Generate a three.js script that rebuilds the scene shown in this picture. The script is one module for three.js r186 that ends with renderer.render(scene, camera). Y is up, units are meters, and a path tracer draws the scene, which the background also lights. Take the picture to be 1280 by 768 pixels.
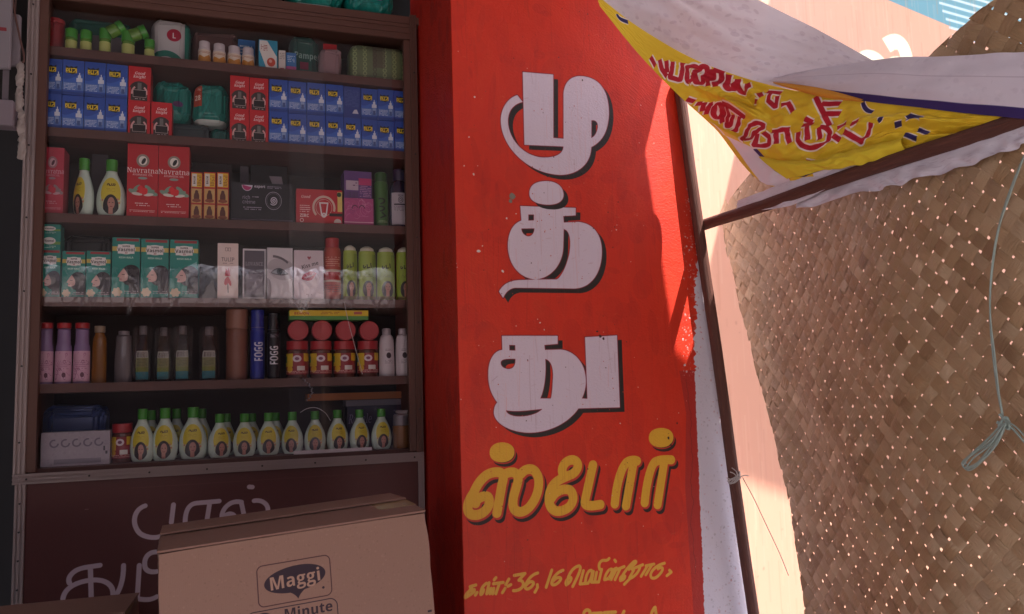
import * as THREE from 'three';
import { mergeGeometries } from 'three/addons/utils/BufferGeometryUtils.js';
import { RoundedBoxGeometry } from 'three/addons/geometries/RoundedBoxGeometry.js';
import { createNoise2D, createNoise3D } from 'simplex-noise';

// ------------------------------------------------------------------ camera, sky, sun, exposure
// X runs right along the shop front, Y up, Z out of the shop front; the cabinet's front is Z = 0.
const scene = new THREE.Scene();
const camera = new THREE.PerspectiveCamera(42.2, 1024 / 614, 0.05, 300);
camera.position.set(0, 1.45, 2.0);
{
  const yaw = 19.1 * Math.PI / 180, pitch = 5.7 * Math.PI / 180, roll = 1.67 * Math.PI / 180;
  camera.rotation.order = 'YXZ';
  camera.rotation.set(pitch, -yaw, -roll);
}
const SUN = new THREE.Vector3(1, 2.7, 1).normalize();
{
  const w = 128, h = 64, data = new Float32Array(w * h * 4);
  for (let j = 0; j < h; j++) for (let i = 0; i < w; i++) {
    const el = ((j + 0.5) / h - 0.5) * Math.PI, az = ((i + 0.5) / w - 0.5) * 2 * Math.PI;
    const up = Math.max(0, Math.sin(el));
    const d = new THREE.Vector3(Math.cos(el) * Math.cos(az), Math.sin(el), -Math.cos(el) * Math.sin(az));
    const s = Math.pow(Math.max(0, d.dot(SUN)), 6) * 0.5;
    const k = Math.pow(up, 0.55);
    const q = 4 * (j * w + i);
    data[q] = 1.06 - 0.44 * k + s; data[q + 1] = 1.09 - 0.36 * k + s * 0.95; data[q + 2] = 1.22 - 0.16 * k + s * 0.9; data[q + 3] = 1;
  }
  const sky = new THREE.DataTexture(data, w, h, THREE.RGBAFormat, THREE.FloatType);
  sky.mapping = THREE.EquirectangularReflectionMapping; sky.magFilter = THREE.LinearFilter; sky.needsUpdate = true;
  scene.background = sky; scene.environment = sky; scene.backgroundIntensity = 1.0; scene.environmentIntensity = 1.0;
}
const sun = new THREE.DirectionalLight(new THREE.Color(1, 0.93, 0.86), 4.2);
sun.position.copy(SUN).multiplyScalar(12).add(new THREE.Vector3(0.5, 1, 1));
sun.target.position.set(0.5, 1, 1);
sun.castShadow = true; sun.shadow.mapSize.set(2048, 2048);
Object.assign(sun.shadow.camera, { left: -12, right: 12, top: 12, bottom: -12, near: 0.5, far: 40 });
scene.add(sun, sun.target);
const renderer = new THREE.WebGLRenderer({ antialias: true });
renderer.toneMapping = THREE.LinearToneMapping;
renderer.toneMappingExposure = 3.75;
renderer.shadowMap.enabled = true;

// ------------------------------------------------------------------ helpers
let seed = 20240;
const rnd = () => { seed = (seed * 1664525 + 1013904223) >>> 0; return seed / 4294967296; };
const rr = (a, b) => a + (b - a) * rnd();
const n2 = createNoise2D(rnd), n3 = createNoise3D(rnd);
const taken = {};
function numbered(name) { const k = taken[name] = (taken[name] ?? -1) + 1; return k ? `${name}_${String(k).padStart(3, '0')}` : name; }
function shade(o) { o.traverse((m) => { if (m.isMesh) { m.castShadow = true; m.receiveShadow = true; } }); return o; }
function mesh(name, geo, material, parent) {
  const m = new THREE.Mesh(geo, material); m.castShadow = m.receiveShadow = true;
  m.name = parent ? name : numbered(name); (parent ?? scene).add(m); return m;
}
function tag(o, label, category, group) { o.userData = { label, category }; if (group) o.userData.group = group; return o; }
function structure(o, label) { o.userData = { kind: 'structure', ...(label ? { label } : {}) }; return o; }
function thing(name, x, y, z, label, category, group, turn = 0) {
  const g = new THREE.Group(); g.name = numbered(name); g.position.set(x, y, z); g.rotation.y = turn; scene.add(g);
  return tag(g, label, category, group);
}
const hex = (c) => new THREE.Color(c);
const std = (color, roughness = 0.6, extra = {}) => new THREE.MeshStandardMaterial({ color: hex(color), roughness, ...extra });
const lin = (r, g, b, roughness = 0.7, extra = {}) => new THREE.MeshStandardMaterial({ color: new THREE.Color().setRGB(r, g, b), roughness, ...extra });
function canvasTex(w, h, draw) {
  const c = document.createElement('canvas'); c.width = w; c.height = h;
  const g = c.getContext('2d'); g.textAlign = 'center'; g.textBaseline = 'middle'; draw(g, w, h);
  const t = new THREE.CanvasTexture(c); t.colorSpace = THREE.SRGBColorSpace; t.anisotropy = 8; return t;
}
const printed = (w, h, draw, roughness = 0.45, extra = {}) => new THREE.MeshStandardMaterial({ map: canvasTex(w, h, draw), roughness, ...extra });
// grey noise for relief: fn(u, v) in 0..1 tiles
function noiseTex(size, fn, repeat = 1) {
  const d = new Uint8Array(size * size * 4);
  for (let j = 0; j < size; j++) for (let i = 0; i < size; i++) {
    const v = Math.max(0, Math.min(255, 255 * fn(i / size, j / size))), q = 4 * (j * size + i);
    d[q] = d[q + 1] = d[q + 2] = v; d[q + 3] = 255;
  }
  const t = new THREE.DataTexture(d, size, size); t.wrapS = t.wrapT = THREE.RepeatWrapping; t.magFilter = THREE.LinearFilter; t.minFilter = THREE.LinearFilter;
  t.repeat.set(repeat, repeat); t.needsUpdate = true; return t;
}
const torus = (u, v, f, o = 0) => { const a = u * 2 * Math.PI, b = v * 2 * Math.PI; return n3(Math.cos(a) * f + o, Math.sin(a) * f + Math.cos(b) * f * 1.3, Math.sin(b) * f * 1.3 + o); };
const plasterRelief = noiseTex(512, (u, v) => 0.5 + 0.16 * torus(u, v, 1.5) + 0.2 * torus(u, v, 9, 5) + 0.22 * torus(u, v, 24, 9));
const fineRelief = noiseTex(256, (u, v) => 0.5 + 0.25 * torus(u, v, 3) + 0.2 * torus(u, v, 14, 3));
function relief(t, repeat) { const c = t.clone(); c.repeat.set(repeat, repeat); c.needsUpdate = true; return c; }
function speckle(g, w, h, n, colors, smax) { for (let k = 0; k < n; k++) { g.globalAlpha = rr(0.08, 0.35); g.fillStyle = colors[Math.floor(rnd() * colors.length)]; g.beginPath(); g.ellipse(rnd() * w, rnd() * h, rr(0.4, smax), rr(0.4, smax), rnd() * 3, 0, 7); g.fill(); } g.globalAlpha = 1; }
function boxAt(w, h, d, x = 0, y = 0, z = 0) { const b = new THREE.BoxGeometry(w, h, d); b.translate(x, y, z); return b; }
function planarUV(geo, ax, ay, ox = 0, oy = 0, s = 1) { // uv in metres from two axes
  const p = geo.attributes.position, uv = new Float32Array(p.count * 2), get = { x: 'getX', y: 'getY', z: 'getZ' };
  for (let i = 0; i < p.count; i++) { uv[2 * i] = (p[get[ax]](i) - ox) * s; uv[2 * i + 1] = (p[get[ay]](i) - oy) * s; }
  geo.setAttribute('uv', new THREE.BufferAttribute(uv, 2)); return geo;
}

// ------------------------------------------------------------------ the setting
const groundMap = canvasTex(1024, 1024, (g, w, h) => {
  g.fillStyle = '#968c84'; g.fillRect(0, 0, w, h);
  speckle(g, w, h, 9000, ['#776e68', '#aea49a', '#8a8078', '#bdb3a8', '#675f59'], 7);
});
groundMap.wrapS = groundMap.wrapT = THREE.RepeatWrapping;
{
  const g = new THREE.PlaneGeometry(240, 240); g.rotateX(-Math.PI / 2); planarUV(g, 'x', 'z', 0, 0, 0.35);
  structure(mesh('ground', g, new THREE.MeshStandardMaterial({ map: groundMap, roughness: 0.95, bumpMap: relief(fineRelief, 3), bumpScale: 0.01 })));
  const step = boxAt(5.2, 0.16, 3.2, -0.6, 0.08, -0.5);
  structure(mesh('shop_floor', step, lin(0.3, 0.26, 0.24, 0.9, { bumpMap: relief(fineRelief, 4), bumpScale: 0.004 })));
}
{ // the dark room behind the cabinet
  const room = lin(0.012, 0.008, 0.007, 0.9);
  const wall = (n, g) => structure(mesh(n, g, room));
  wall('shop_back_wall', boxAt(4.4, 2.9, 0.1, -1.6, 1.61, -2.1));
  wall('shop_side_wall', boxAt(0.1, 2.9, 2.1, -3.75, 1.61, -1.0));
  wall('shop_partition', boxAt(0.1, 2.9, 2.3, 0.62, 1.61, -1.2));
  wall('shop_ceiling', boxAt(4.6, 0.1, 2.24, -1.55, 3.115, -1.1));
}

{ // unseen plank leaf, added to darken the left end of the shop front
  const o = thing('added_door_leaf', -1.0, 0.16, 0.7, 'added dark door leaf, unseen, blocking light beside the shop front', 'door');
  for (let k = 0; k < 5; k++) mesh('plank', boxAt(0.035, 2.3, 0.236, 0, 1.15, -0.48 + k * 0.24), lin(0.07, 0.04, 0.03, 0.7), o);
  for (const y of [0.4, 1.9]) mesh('batten', boxAt(0.03, 0.1, 1.18, 0.033, y, 0), lin(0.07, 0.04, 0.03, 0.7), o);
}

// the neighbour's painted wall, out in the sun
{
  const wallTex = canvasTex(1024, 1024, (g, w, h) => {
    // 3 mm per pixel: x from X = 0.9, y down from Y = 3.2
    const X = (m) => (m - 0.9) * 333, Y = (m) => (3.2 - m) * 333;
    g.fillStyle = '#c39178'; g.fillRect(0, 0, w, h);
    g.fillStyle = '#5a8792'; g.beginPath(); g.moveTo(X(1.72), Y(2.78)); g.lineTo(X(2.062), Y(2.707)); g.lineTo(X(2.42), Y(2.628)); g.lineTo(X(4), Y(2.3)); g.lineTo(X(4), 0); g.lineTo(X(1.7), 0); g.fill();
    g.strokeStyle = '#a9bfc4'; g.lineWidth = 3; for (let k = 0; k < 9; k++) { g.beginPath(); g.moveTo(X(2.24 + k * 0.012), Y(2.84 - k * 0.028)); g.lineTo(X(2.85 + k * 0.012), Y(2.78 - k * 0.028)); g.stroke(); }
    // tops of two painted cream letters
    g.strokeStyle = '#eedcb8'; g.lineWidth = 18; g.lineCap = 'butt';
    g.beginPath(); g.arc(X(1.97), Y(2.44), 18, 0, 7); g.stroke();
    g.beginPath(); g.moveTo(X(2.04), Y(2.545)); g.quadraticCurveTo(X(2.12), Y(2.6), X(2.125), Y(2.49)); g.lineTo(X(2.125), Y(2.4)); g.stroke();
    g.beginPath(); g.arc(X(2.085), Y(2.44), 15, 0, 7); g.stroke();
    for (let k = 0; k < 5200; k++) { g.globalAlpha = rr(0.06, 0.3); g.fillStyle = rnd() < 0.5 ? '#a37058' : '#d0aa90'; const x = rnd() * w; g.fillRect(x, rnd() * h, rr(0.6, 1.6), rr(8, 60)); }
    g.globalAlpha = 1; speckle(g, w, h, 160, ['#7a5646'], 2);
  });
  const g = boxAt(3.4, 3.2, 0.18, 2.81, 1.6, -0.09); planarUV(g, 'x', 'y', 0.9, 3.2 - 1024 / 333, 333 / 1024);
  const o = mesh('painted_wall', g, new THREE.MeshStandardMaterial({ map: wallTex, roughness: 0.85 }));
  tag(o, 'sunlit peach wall with a blue painted corner behind the woven mat', 'wall');
}

{ // unseen sheet, added and cut so its shade falls on the upper wall
  const s = new THREE.Shape([[1.7, 0.004], [1.76, 0.45], [2.0, 0.672], [2.3, 0.71], [4.4, 0.9], [4.4, 0.004]].map(([x, z]) => new THREE.Vector2(x, -z)));
  const g = new THREE.ShapeGeometry(s); g.rotateX(-Math.PI / 2);
  const o = mesh('added_shade_sheet', g, new THREE.MeshPhysicalMaterial({ color: hex('#e9e4e0'), roughness: 1, transmission: 0.4, thickness: 0, side: THREE.DoubleSide })); o.position.y = 3.0;
  tag(o, 'unseen pale sheet added to shade the upper peach wall', 'sheet');
}

// ------------------------------------------------------------------ the red pillar with hand-painted letters
const L = {
 "mu": "M 337 553 L 490 550 L 479 856 L 530 856 L 538 637 C 545 583 577 548 628 543 C 707 537 777 575 771 714 C 763 803 730 855 671 886 C 664 976 588 1026 507 1031 C 349 1035 219 921 223 790 C 227 733 263 682 307 667 L 333 697 C 281 714 260 749 258 796 C 257 871 322 958 430 953 C 490 949 526 927 528 894 L 334 900 Z M 677 756 C 703 749 713 768 709 788 C 702 818 689 834 673 842 Z",
 "thdot": "M 351 1127 C 352 1085 387 1067 436 1064 C 486 1061 521 1085 520 1123 C 519 1156 487 1173 442 1175 C 393 1177 349 1164 351 1127 Z",
 "th": "M 305 1187 L 579 1183 L 577 1219 L 515 1225 L 516 1255 L 589 1249 C 671 1253 707 1309 704 1385 C 700 1480 647 1559 557 1562 L 274 1562 C 241 1564 222 1584 211 1609 L 192 1580 C 213 1543 247 1527 304 1526 L 371 1523 C 285 1520 238 1453 240 1371 C 242 1316 264 1270 308 1254 Z M 343 1225 L 370 1224 L 369 1251 L 342 1253 Z M 307 1291 L 370 1288 C 369 1312 354 1325 339 1326 C 320 1324 307 1309 307 1291 Z M 515 1286 C 547 1291 550 1343 538 1399 C 521 1465 489 1516 469 1521 L 371 1523 C 450 1512 503 1447 509 1372 Z",
 "thu": "M 200 1777 L 466 1779 L 465 1816 L 400 1820 L 402 1842 L 477 1841 C 555 1847 602 1916 597 1988 C 596 2016 587 2043 574 2065 L 601 2067 L 601 1786 L 764 1779 L 763 2112 L 555 2109 C 503 2174 405 2212 310 2207 C 208 2198 152 2151 153 2112 C 154 2090 161 2077 170 2069 C 139 2029 129 1985 132 1942 C 134 1881 163 1841 200 1839 Z M 233 1818 L 261 1819 L 261 1843 L 233 1842 Z M 191 1895 C 194 1882 208 1878 260 1880 C 261 1914 244 1925 225 1924 C 205 1922 190 1912 191 1895 Z M 402 1883 C 436 1890 441 1940 434 1984 C 431 2020 428 2042 422 2060 L 372 2058 C 394 2019 405 1948 402 1883 Z M 209 2105 C 266 2116 332 2107 380 2105 C 350 2133 284 2139 247 2131 C 224 2126 212 2117 209 2105 Z",
 "store": "M 61 2494 C 58 2477 99 2459 116 2471 C 133 2494 114 2536 68 2543 C 16 2547 12 2501 53 2450 C 71 2413 101 2371 148 2369 C 189 2366 195 2388 182 2420 L 155 2542 M 195 2380 C 231 2365 260 2376 256 2409 C 246 2452 228 2473 229 2512 C 231 2553 279 2556 310 2523 C 350 2482 364 2416 341 2383 C 327 2357 291 2361 272 2382 M 476 2406 C 449 2382 476 2332 520 2337 C 557 2348 543 2387 511 2400 C 460 2416 411 2424 399 2485 C 391 2552 430 2564 468 2553 C 518 2539 526 2489 496 2467 C 465 2456 427 2471 410 2497 M 616 2365 L 572 2515 C 562 2542 581 2549 645 2543 M 717 2545 C 728 2463 756 2383 789 2362 C 803 2353 830 2355 839 2360 M 820 2369 L 773 2558 M 869 2551 C 881 2473 904 2392 932 2370 C 957 2359 998 2362 1018 2365 M 980 2373 L 935 2565",
 "sdots": "M 129 2285 C 130 2252 158 2240 193 2243 C 229 2247 246 2269 243 2291 C 240 2317 214 2331 182 2328 C 149 2325 129 2310 129 2285 Z M 905 2259 C 907 2226 938 2212 979 2215 C 1017 2219 1039 2238 1035 2266 C 1031 2292 1001 2308 965 2305 C 930 2302 904 2285 905 2259 Z",
 "addr": "M 28 2837 L 53 2833 M 38 2835 L 27 2850 M 7 2880 C 5 2865 25 2849 46 2851 C 49 2862 30 2869 7 2879 M 58 2864 L 50 2874 M 100 2831 C 83 2839 73 2856 74 2874 C 80 2875 85 2864 87 2856 M 112 2830 L 100 2874 M 120 2854 C 113 2860 109 2872 115 2875 C 123 2872 129 2860 132 2855 L 127 2877 M 131 2836 L 175 2835 M 156 2841 L 141 2878 M 143 2812 L 135 2820 M 201 2824 L 186 2845 M 183 2860 L 170 2877 M 196 2853 L 209 2848 M 226 2811 L 275 2808 L 246 2833 C 268 2836 272 2855 257 2867 C 245 2875 231 2876 220 2874 M 334 2812 C 303 2814 276 2846 274 2866 C 278 2882 303 2871 313 2856 C 315 2843 294 2841 281 2856 M 330 2861 L 331 2872 L 318 2891 M 400 2806 L 371 2876 M 453 2812 C 422 2817 398 2844 397 2863 C 401 2877 430 2868 441 2849 C 442 2838 419 2837 405 2854 M 466 2876 C 459 2863 474 2846 488 2847 C 496 2852 482 2871 468 2874 C 470 2854 489 2803 530 2801 C 546 2807 526 2839 496 2886 M 550 2824 L 531 2879 L 570 2880 C 587 2862 597 2836 588 2826 C 575 2823 561 2843 557 2875 M 598 2832 L 587 2877 L 622 2880 L 639 2827 M 614 2837 L 603 2876 M 629 2825 C 621 2800 636 2786 654 2789 C 663 2791 670 2791 678 2783 M 705 2793 L 710 2800 M 651 2873 C 654 2854 673 2826 689 2831 C 693 2846 674 2873 656 2873 M 674 2872 C 681 2853 698 2829 712 2829 C 708 2846 690 2860 684 2876 M 718 2834 L 751 2826 M 731 2832 L 703 2878 M 729 2885 C 724 2870 743 2861 753 2868 C 753 2880 738 2886 729 2883 C 740 2861 770 2827 800 2809 C 811 2806 815 2810 808 2817 L 774 2840 C 769 2832 778 2825 784 2825 M 789 2841 L 845 2827 M 831 2833 C 825 2857 800 2876 777 2881 L 748 2903 M 798 2847 L 775 2877 M 869 2834 L 834 2877 M 861 2833 L 903 2830 M 891 2833 L 858 2873 M 957 2831 C 908 2836 872 2867 886 2888 C 904 2902 940 2874 945 2858 C 948 2847 936 2846 922 2853 M 981 2865 L 990 2874 L 966 2888",
 "row2": "M 544 3011 C 545 2990 568 2990 574 3002 L 573 3022 M 587 3012 L 630 3015 M 644 3015 L 699 3019 M 658 3017 L 653 3031 M 685 3019 L 680 3034 M 741 3021 L 729 3040 M 893 3023 C 885 3034 878 3041 876 3057 M 898 3021 L 903 3060",
 "milk": "M 234 64 C 214 69 206 94 219 117 C 227 132 255 141 273 132 M 293 66 L 289 105 M 318 108 C 318 72 332 65 345 66 L 391 65 M 370 70 L 364 111 M 397 102 C 396 85 413 63 440 71 M 440 74 L 446 103 M 405 103 C 402 96 418 92 424 101 M 468 70 C 485 68 502 79 499 99 M 457 37 L 464 38",
 "tamil": "M 145 186 L 114 188 C 88 191 81 209 86 218 M 74 250 C 77 225 103 216 130 216 C 157 217 173 231 172 252 M 126 189 L 129 252 M 192 191 C 193 225 185 245 174 261 M 224 194 L 221 266 C 245 273 253 270 261 266 M 260 168 C 239 166 232 182 236 200 C 240 209 248 212 260 211"
};
const poleX = (y) => 1.233 - 0.092 * y; // the pillar's worn, slanting edge
{
  const W = 1440, H = 2048, K = 0.64; // canvas pixels per half millimetre * K
  const front = canvasTex(W * K | 0, H, (g, w, h) => {
    const k = w / W; g.save(); g.scale(k, k);
    const HH = h / k;
    g.fillStyle = '#d02c0e'; g.fillRect(0, 0, W, HH);
    // mottled coats of paint
    for (let i = 0; i < 1500; i++) { g.globalAlpha = rr(0.04, 0.13); g.fillStyle = ['#8d130d', '#d94420', '#a82a1a', '#cf2c0e'][Math.floor(rnd() * 4)]; g.beginPath(); g.ellipse(rnd() * W, rnd() * HH, rr(5, 60), rr(10, 120), rr(-0.3, 0.3), 0, 7); g.fill(); }
    g.globalAlpha = 0.5; g.fillStyle = '#8c2026'; // older, duller coat along the edge
    g.beginPath(); g.moveTo(1085, 1950); g.lineTo(1110, 2150); g.lineTo(1085, 2500); g.lineTo(1100, 3300); g.lineTo(1185, 3300); g.lineTo(1185, 1950); g.closePath(); g.fill();
    g.globalAlpha = 1;
    // bare white plaster with a ragged edge
    g.fillStyle = '#d0c5ce'; g.beginPath(); g.moveTo(W, 800);
    const edge = (y) => (y < 1250 ? 1260 - (y - 800) * 0.09 : y < 1950 ? 1220 - (y - 1250) * 0.075 : 1168 - (y - 1950) * 0.012);
    for (let y = 800; y <= 3400; y += 7) { const j = y < 1950 ? 16 : 4; g.lineTo(edge(y) + n2(y * 0.02, 3) * j * 0.6 + rr(-j, j) * 0.5, y); }
    g.lineTo(W, 3400); g.closePath(); g.fill();
    for (let i = 0; i < 420; i++) { const y = rr(900, 1980); g.fillStyle = rnd() < 0.6 ? '#d0c5ce' : '#c06a6a'; g.globalAlpha = rr(0.3, 0.9); g.beginPath(); g.ellipse(edge(y) + rr(-70, 45), y, rr(1, 5), rr(1, 7), rnd() * 3, 0, 7); g.fill(); }
    g.globalAlpha = 1;
    for (let i = 0; i < 320; i++) { g.globalAlpha = rr(0.08, 0.4); g.fillStyle = rnd() < 0.4 ? '#a3453c' : '#8a7a7c'; const y = rr(1900, 3200); g.beginPath(); g.ellipse(edge(y) + rr(15, 200), y, rr(1, 6), rr(1, 6), 0, 0, 7); g.fill(); }
    g.globalAlpha = 1;
    const letter = (d, fill, gap, dx, dy) => {
      const p = new Path2D(d);
      g.save(); g.translate(dx, dy); g.fillStyle = '#26201c'; g.fill(p, 'evenodd'); g.restore();
      g.strokeStyle = gap; g.lineWidth = 7; g.lineJoin = 'round'; g.stroke(p);
      g.fillStyle = fill; g.fill(p, 'evenodd');
    };
    for (const key of ['mu', 'th', 'thdot', 'thu']) letter(L[key], '#d6c4d0', '#7e1222', 23, 21);
    const yellow = '#dfa72c';
    g.lineCap = 'round'; g.lineJoin = 'round';
    const store = new Path2D(L.store), dots = new Path2D(L.sdots);
    g.save(); g.translate(13, 20); g.strokeStyle = g.fillStyle = '#2a1712'; g.lineWidth = 48; g.stroke(store); g.fill(dots); g.restore();
    g.save(); g.translate(4, 5); g.strokeStyle = g.fillStyle = '#c0301f'; g.lineWidth = 50; g.stroke(store); g.lineWidth = 6; g.stroke(dots); g.restore();
    g.strokeStyle = g.fillStyle = yellow; g.lineWidth = 42; g.stroke(store); g.fill(dots);
    g.strokeStyle = '#dca23c'; g.lineWidth = 13.5; g.stroke(new Path2D(L.addr)); g.lineWidth = 15; g.stroke(new Path2D(L.row2));
    // worn patches in the letter paint, brush streaks and rubbed grime
    for (let i = 0; i < 700; i++) { g.globalAlpha = rr(0.03, 0.13); g.fillStyle = rnd() < 0.6 ? '#7c1a18' : '#e0d2d4'; g.beginPath(); g.ellipse(rr(0, 1150), rr(0, 3200), rr(1, 16), rr(0.6, 3), rr(-0.6, 0.6), 0, 7); g.fill(); }
    for (let i = 0; i < 520; i++) { g.globalAlpha = rr(0.03, 0.14); g.strokeStyle = rnd() < 0.5 ? '#5e0f0d' : '#e0523a'; g.lineWidth = rr(1, 4); const x = rr(0, 1150), y = rr(0, 3100); g.beginPath(); g.moveTo(x, y); g.quadraticCurveTo(x + rr(-8, 8), y + 60, x + rr(-14, 14), y + rr(60, 320)); g.stroke(); }
    g.globalAlpha = 1;
    // chips, flecks and a crack
    const chip = (x, y, r, c = '#d9c9c4') => { g.fillStyle = c; g.beginPath(); for (let a = 0; a < 7; a++) g.lineTo(x + Math.cos(a * 0.9) * r * rr(0.5, 1.2), y + Math.sin(a * 0.9) * r * rr(0.5, 1.3)); g.fill(); };
    chip(45, 1017, 4); chip(89, 1054, 6); chip(108, 1013, 3); chip(71, 883, 4); chip(102, 695, 5); chip(102, 1401, 10); chip(121, 1376, 4); chip(212, 1489, 7); chip(238, 1248, 5); chip(284, 1224, 4); chip(268, 1144, 15, '#7d7468'); chip(259, 1166, 10, '#7d7468'); chip(383, 1719, 5); chip(402, 1751, 4); chip(372, 1704, 3); chip(268, 1733, 3); chip(783, 1279, 4); chip(788, 1256, 3); chip(897, 1205, 2); chip(678, 1782, 9, '#3c1a16'); chip(663, 1760, 6, '#3c1a16'); chip(694, 1793, 6, '#3c1a16'); chip(1008, 2262, 8, '#3c1a16'); chip(1019, 2296, 6, '#3c1a16'); chip(996, 2314, 5, '#3c1a16'); chip(1059, 2197, 6, '#3c1a16'); chip(-1, 1458, 4); chip(2, 1475, 3); chip(6, 2050, 3); chip(467, 2083, 4); chip(162, 2177, 3); chip(1070, 2149, 3); chip(761, 2185, 4); chip(639, 562, 5, '#3c1a16');
    for (let i = 0; i < 260; i++) chip(rr(60, 820), rr(190, 2650), rr(0.8, 3.2), rnd() < 0.75 ? '#b3372c' : '#3a1a16');
    for (let i = 0; i < 90; i++) chip(rr(10, 1150), rr(60, 3100), rr(1, 3.5), rnd() < 0.7 ? '#d9a59c' : '#4a2420');
    g.strokeStyle = '#4c1513'; g.lineWidth = 2; g.globalAlpha = 0.7; g.beginPath(); g.moveTo(1120, 1990); let cx = 1115; for (let y = 2000; y < 2900; y += 14) { cx += rr(-6, 5.2); g.lineTo(cx, y); } g.stroke();
    for (let i = 0; i < 26; i++) { g.globalAlpha = rr(0.2, 0.5); g.strokeStyle = rnd() < 0.5 ? '#d88a7c' : '#5a1512'; g.lineWidth = rr(1, 2); const x = rnd() * 1100, y = rr(100, 3200); g.beginPath(); g.moveTo(x, y); g.lineTo(x + rr(-40, 40), y + rr(-30, 60)); g.stroke(); }
    g.globalAlpha = 1; g.restore();
  });
  const pillar = thing('pillar', 0.452, 0, 0, 'red painted pillar with white and yellow hand-painted letters', 'pillar');
  const s = new THREE.Shape();
  const r = 0.008;
  s.moveTo(0, 0); s.lineTo(poleX(0) - 0.452, 0); s.lineTo(poleX(2.9) - 0.452, 2.9); s.lineTo(0, 2.9); s.closePath();
  const g = new THREE.ExtrudeGeometry(s, { depth: 0.43, bevelEnabled: false }); g.translate(0, 0, -0.103);
  planarUV(g, 'z', 'y');
  const sideTex = canvasTex(256, 1024, (c, w, h) => {
    c.fillStyle = '#c4240e'; c.fillRect(0, 0, w, h); speckle(c, w, h, 900, ['#a5160e', '#cf2c1c', '#8d120d'], 14);
    c.strokeStyle = '#c9a6a0'; for (let i = 0; i < 14; i++) { c.globalAlpha = rr(0.15, 0.5); c.lineWidth = rr(0.6, 1.6); const x = rr(120, 250), y = rr(40, 560); c.beginPath(); c.moveTo(x, y); c.lineTo(x + rr(-6, 6), y + rr(6, 50)); c.stroke(); }
    c.globalAlpha = 1;
  });
  sideTex.wrapS = sideTex.wrapT = THREE.RepeatWrapping; sideTex.repeat.set(2.3, 0.36);
  mesh('shaft', g, new THREE.MeshStandardMaterial({ map: sideTex, roughness: 0.55, bumpMap: relief(plasterRelief, 2), bumpScale: 0.004 }), pillar);
  { // bare white plaster on the far side
    const e = new THREE.Shape(); e.moveTo(poleX(0) - 0.452, 0); e.lineTo(poleX(0) - 0.447, 0); e.lineTo(poleX(2.9) - 0.447, 2.9); e.lineTo(poleX(2.9) - 0.452, 2.9); e.closePath();
    const eg = new THREE.ExtrudeGeometry(e, { depth: 0.424, bevelEnabled: false }); eg.translate(0.0006, 0, -0.1); mesh('plaster_side', eg, std('#d0c5ce', 0.9), pillar);
  }
  const fs = new THREE.Shape();
  fs.moveTo(0.002, 0); fs.lineTo(poleX(0) - 0.454, 0); fs.lineTo(poleX(2.9) - 0.454, 2.9); fs.lineTo(0.002, 2.9); fs.closePath();
  const fg = new THREE.ExtrudeGeometry(fs, { depth: 0.002, bevelEnabled: true, bevelSize: 0.002, bevelThickness: 0.0015, bevelSegments: 2, curveSegments: 2 }); fg.translate(0, 0, 0.3286);
  planarUV(fg, 'x', 'y');
  const cw = 0.72, ch = H / (K * 2000);
  front.repeat.set(1 / cw, 1 / ch); front.offset.set(0, 1 - 2.45 / ch);
  mesh('painted_front', fg, new THREE.MeshPhysicalMaterial({ map: front, roughness: 0.55, bumpMap: relief(plasterRelief, 2.2), bumpScale: 0.0008, sheen: 0.7, sheenRoughness: 0.35, sheenColor: new THREE.Color(1, 0.8, 0.8) }), pillar);
}

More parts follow.
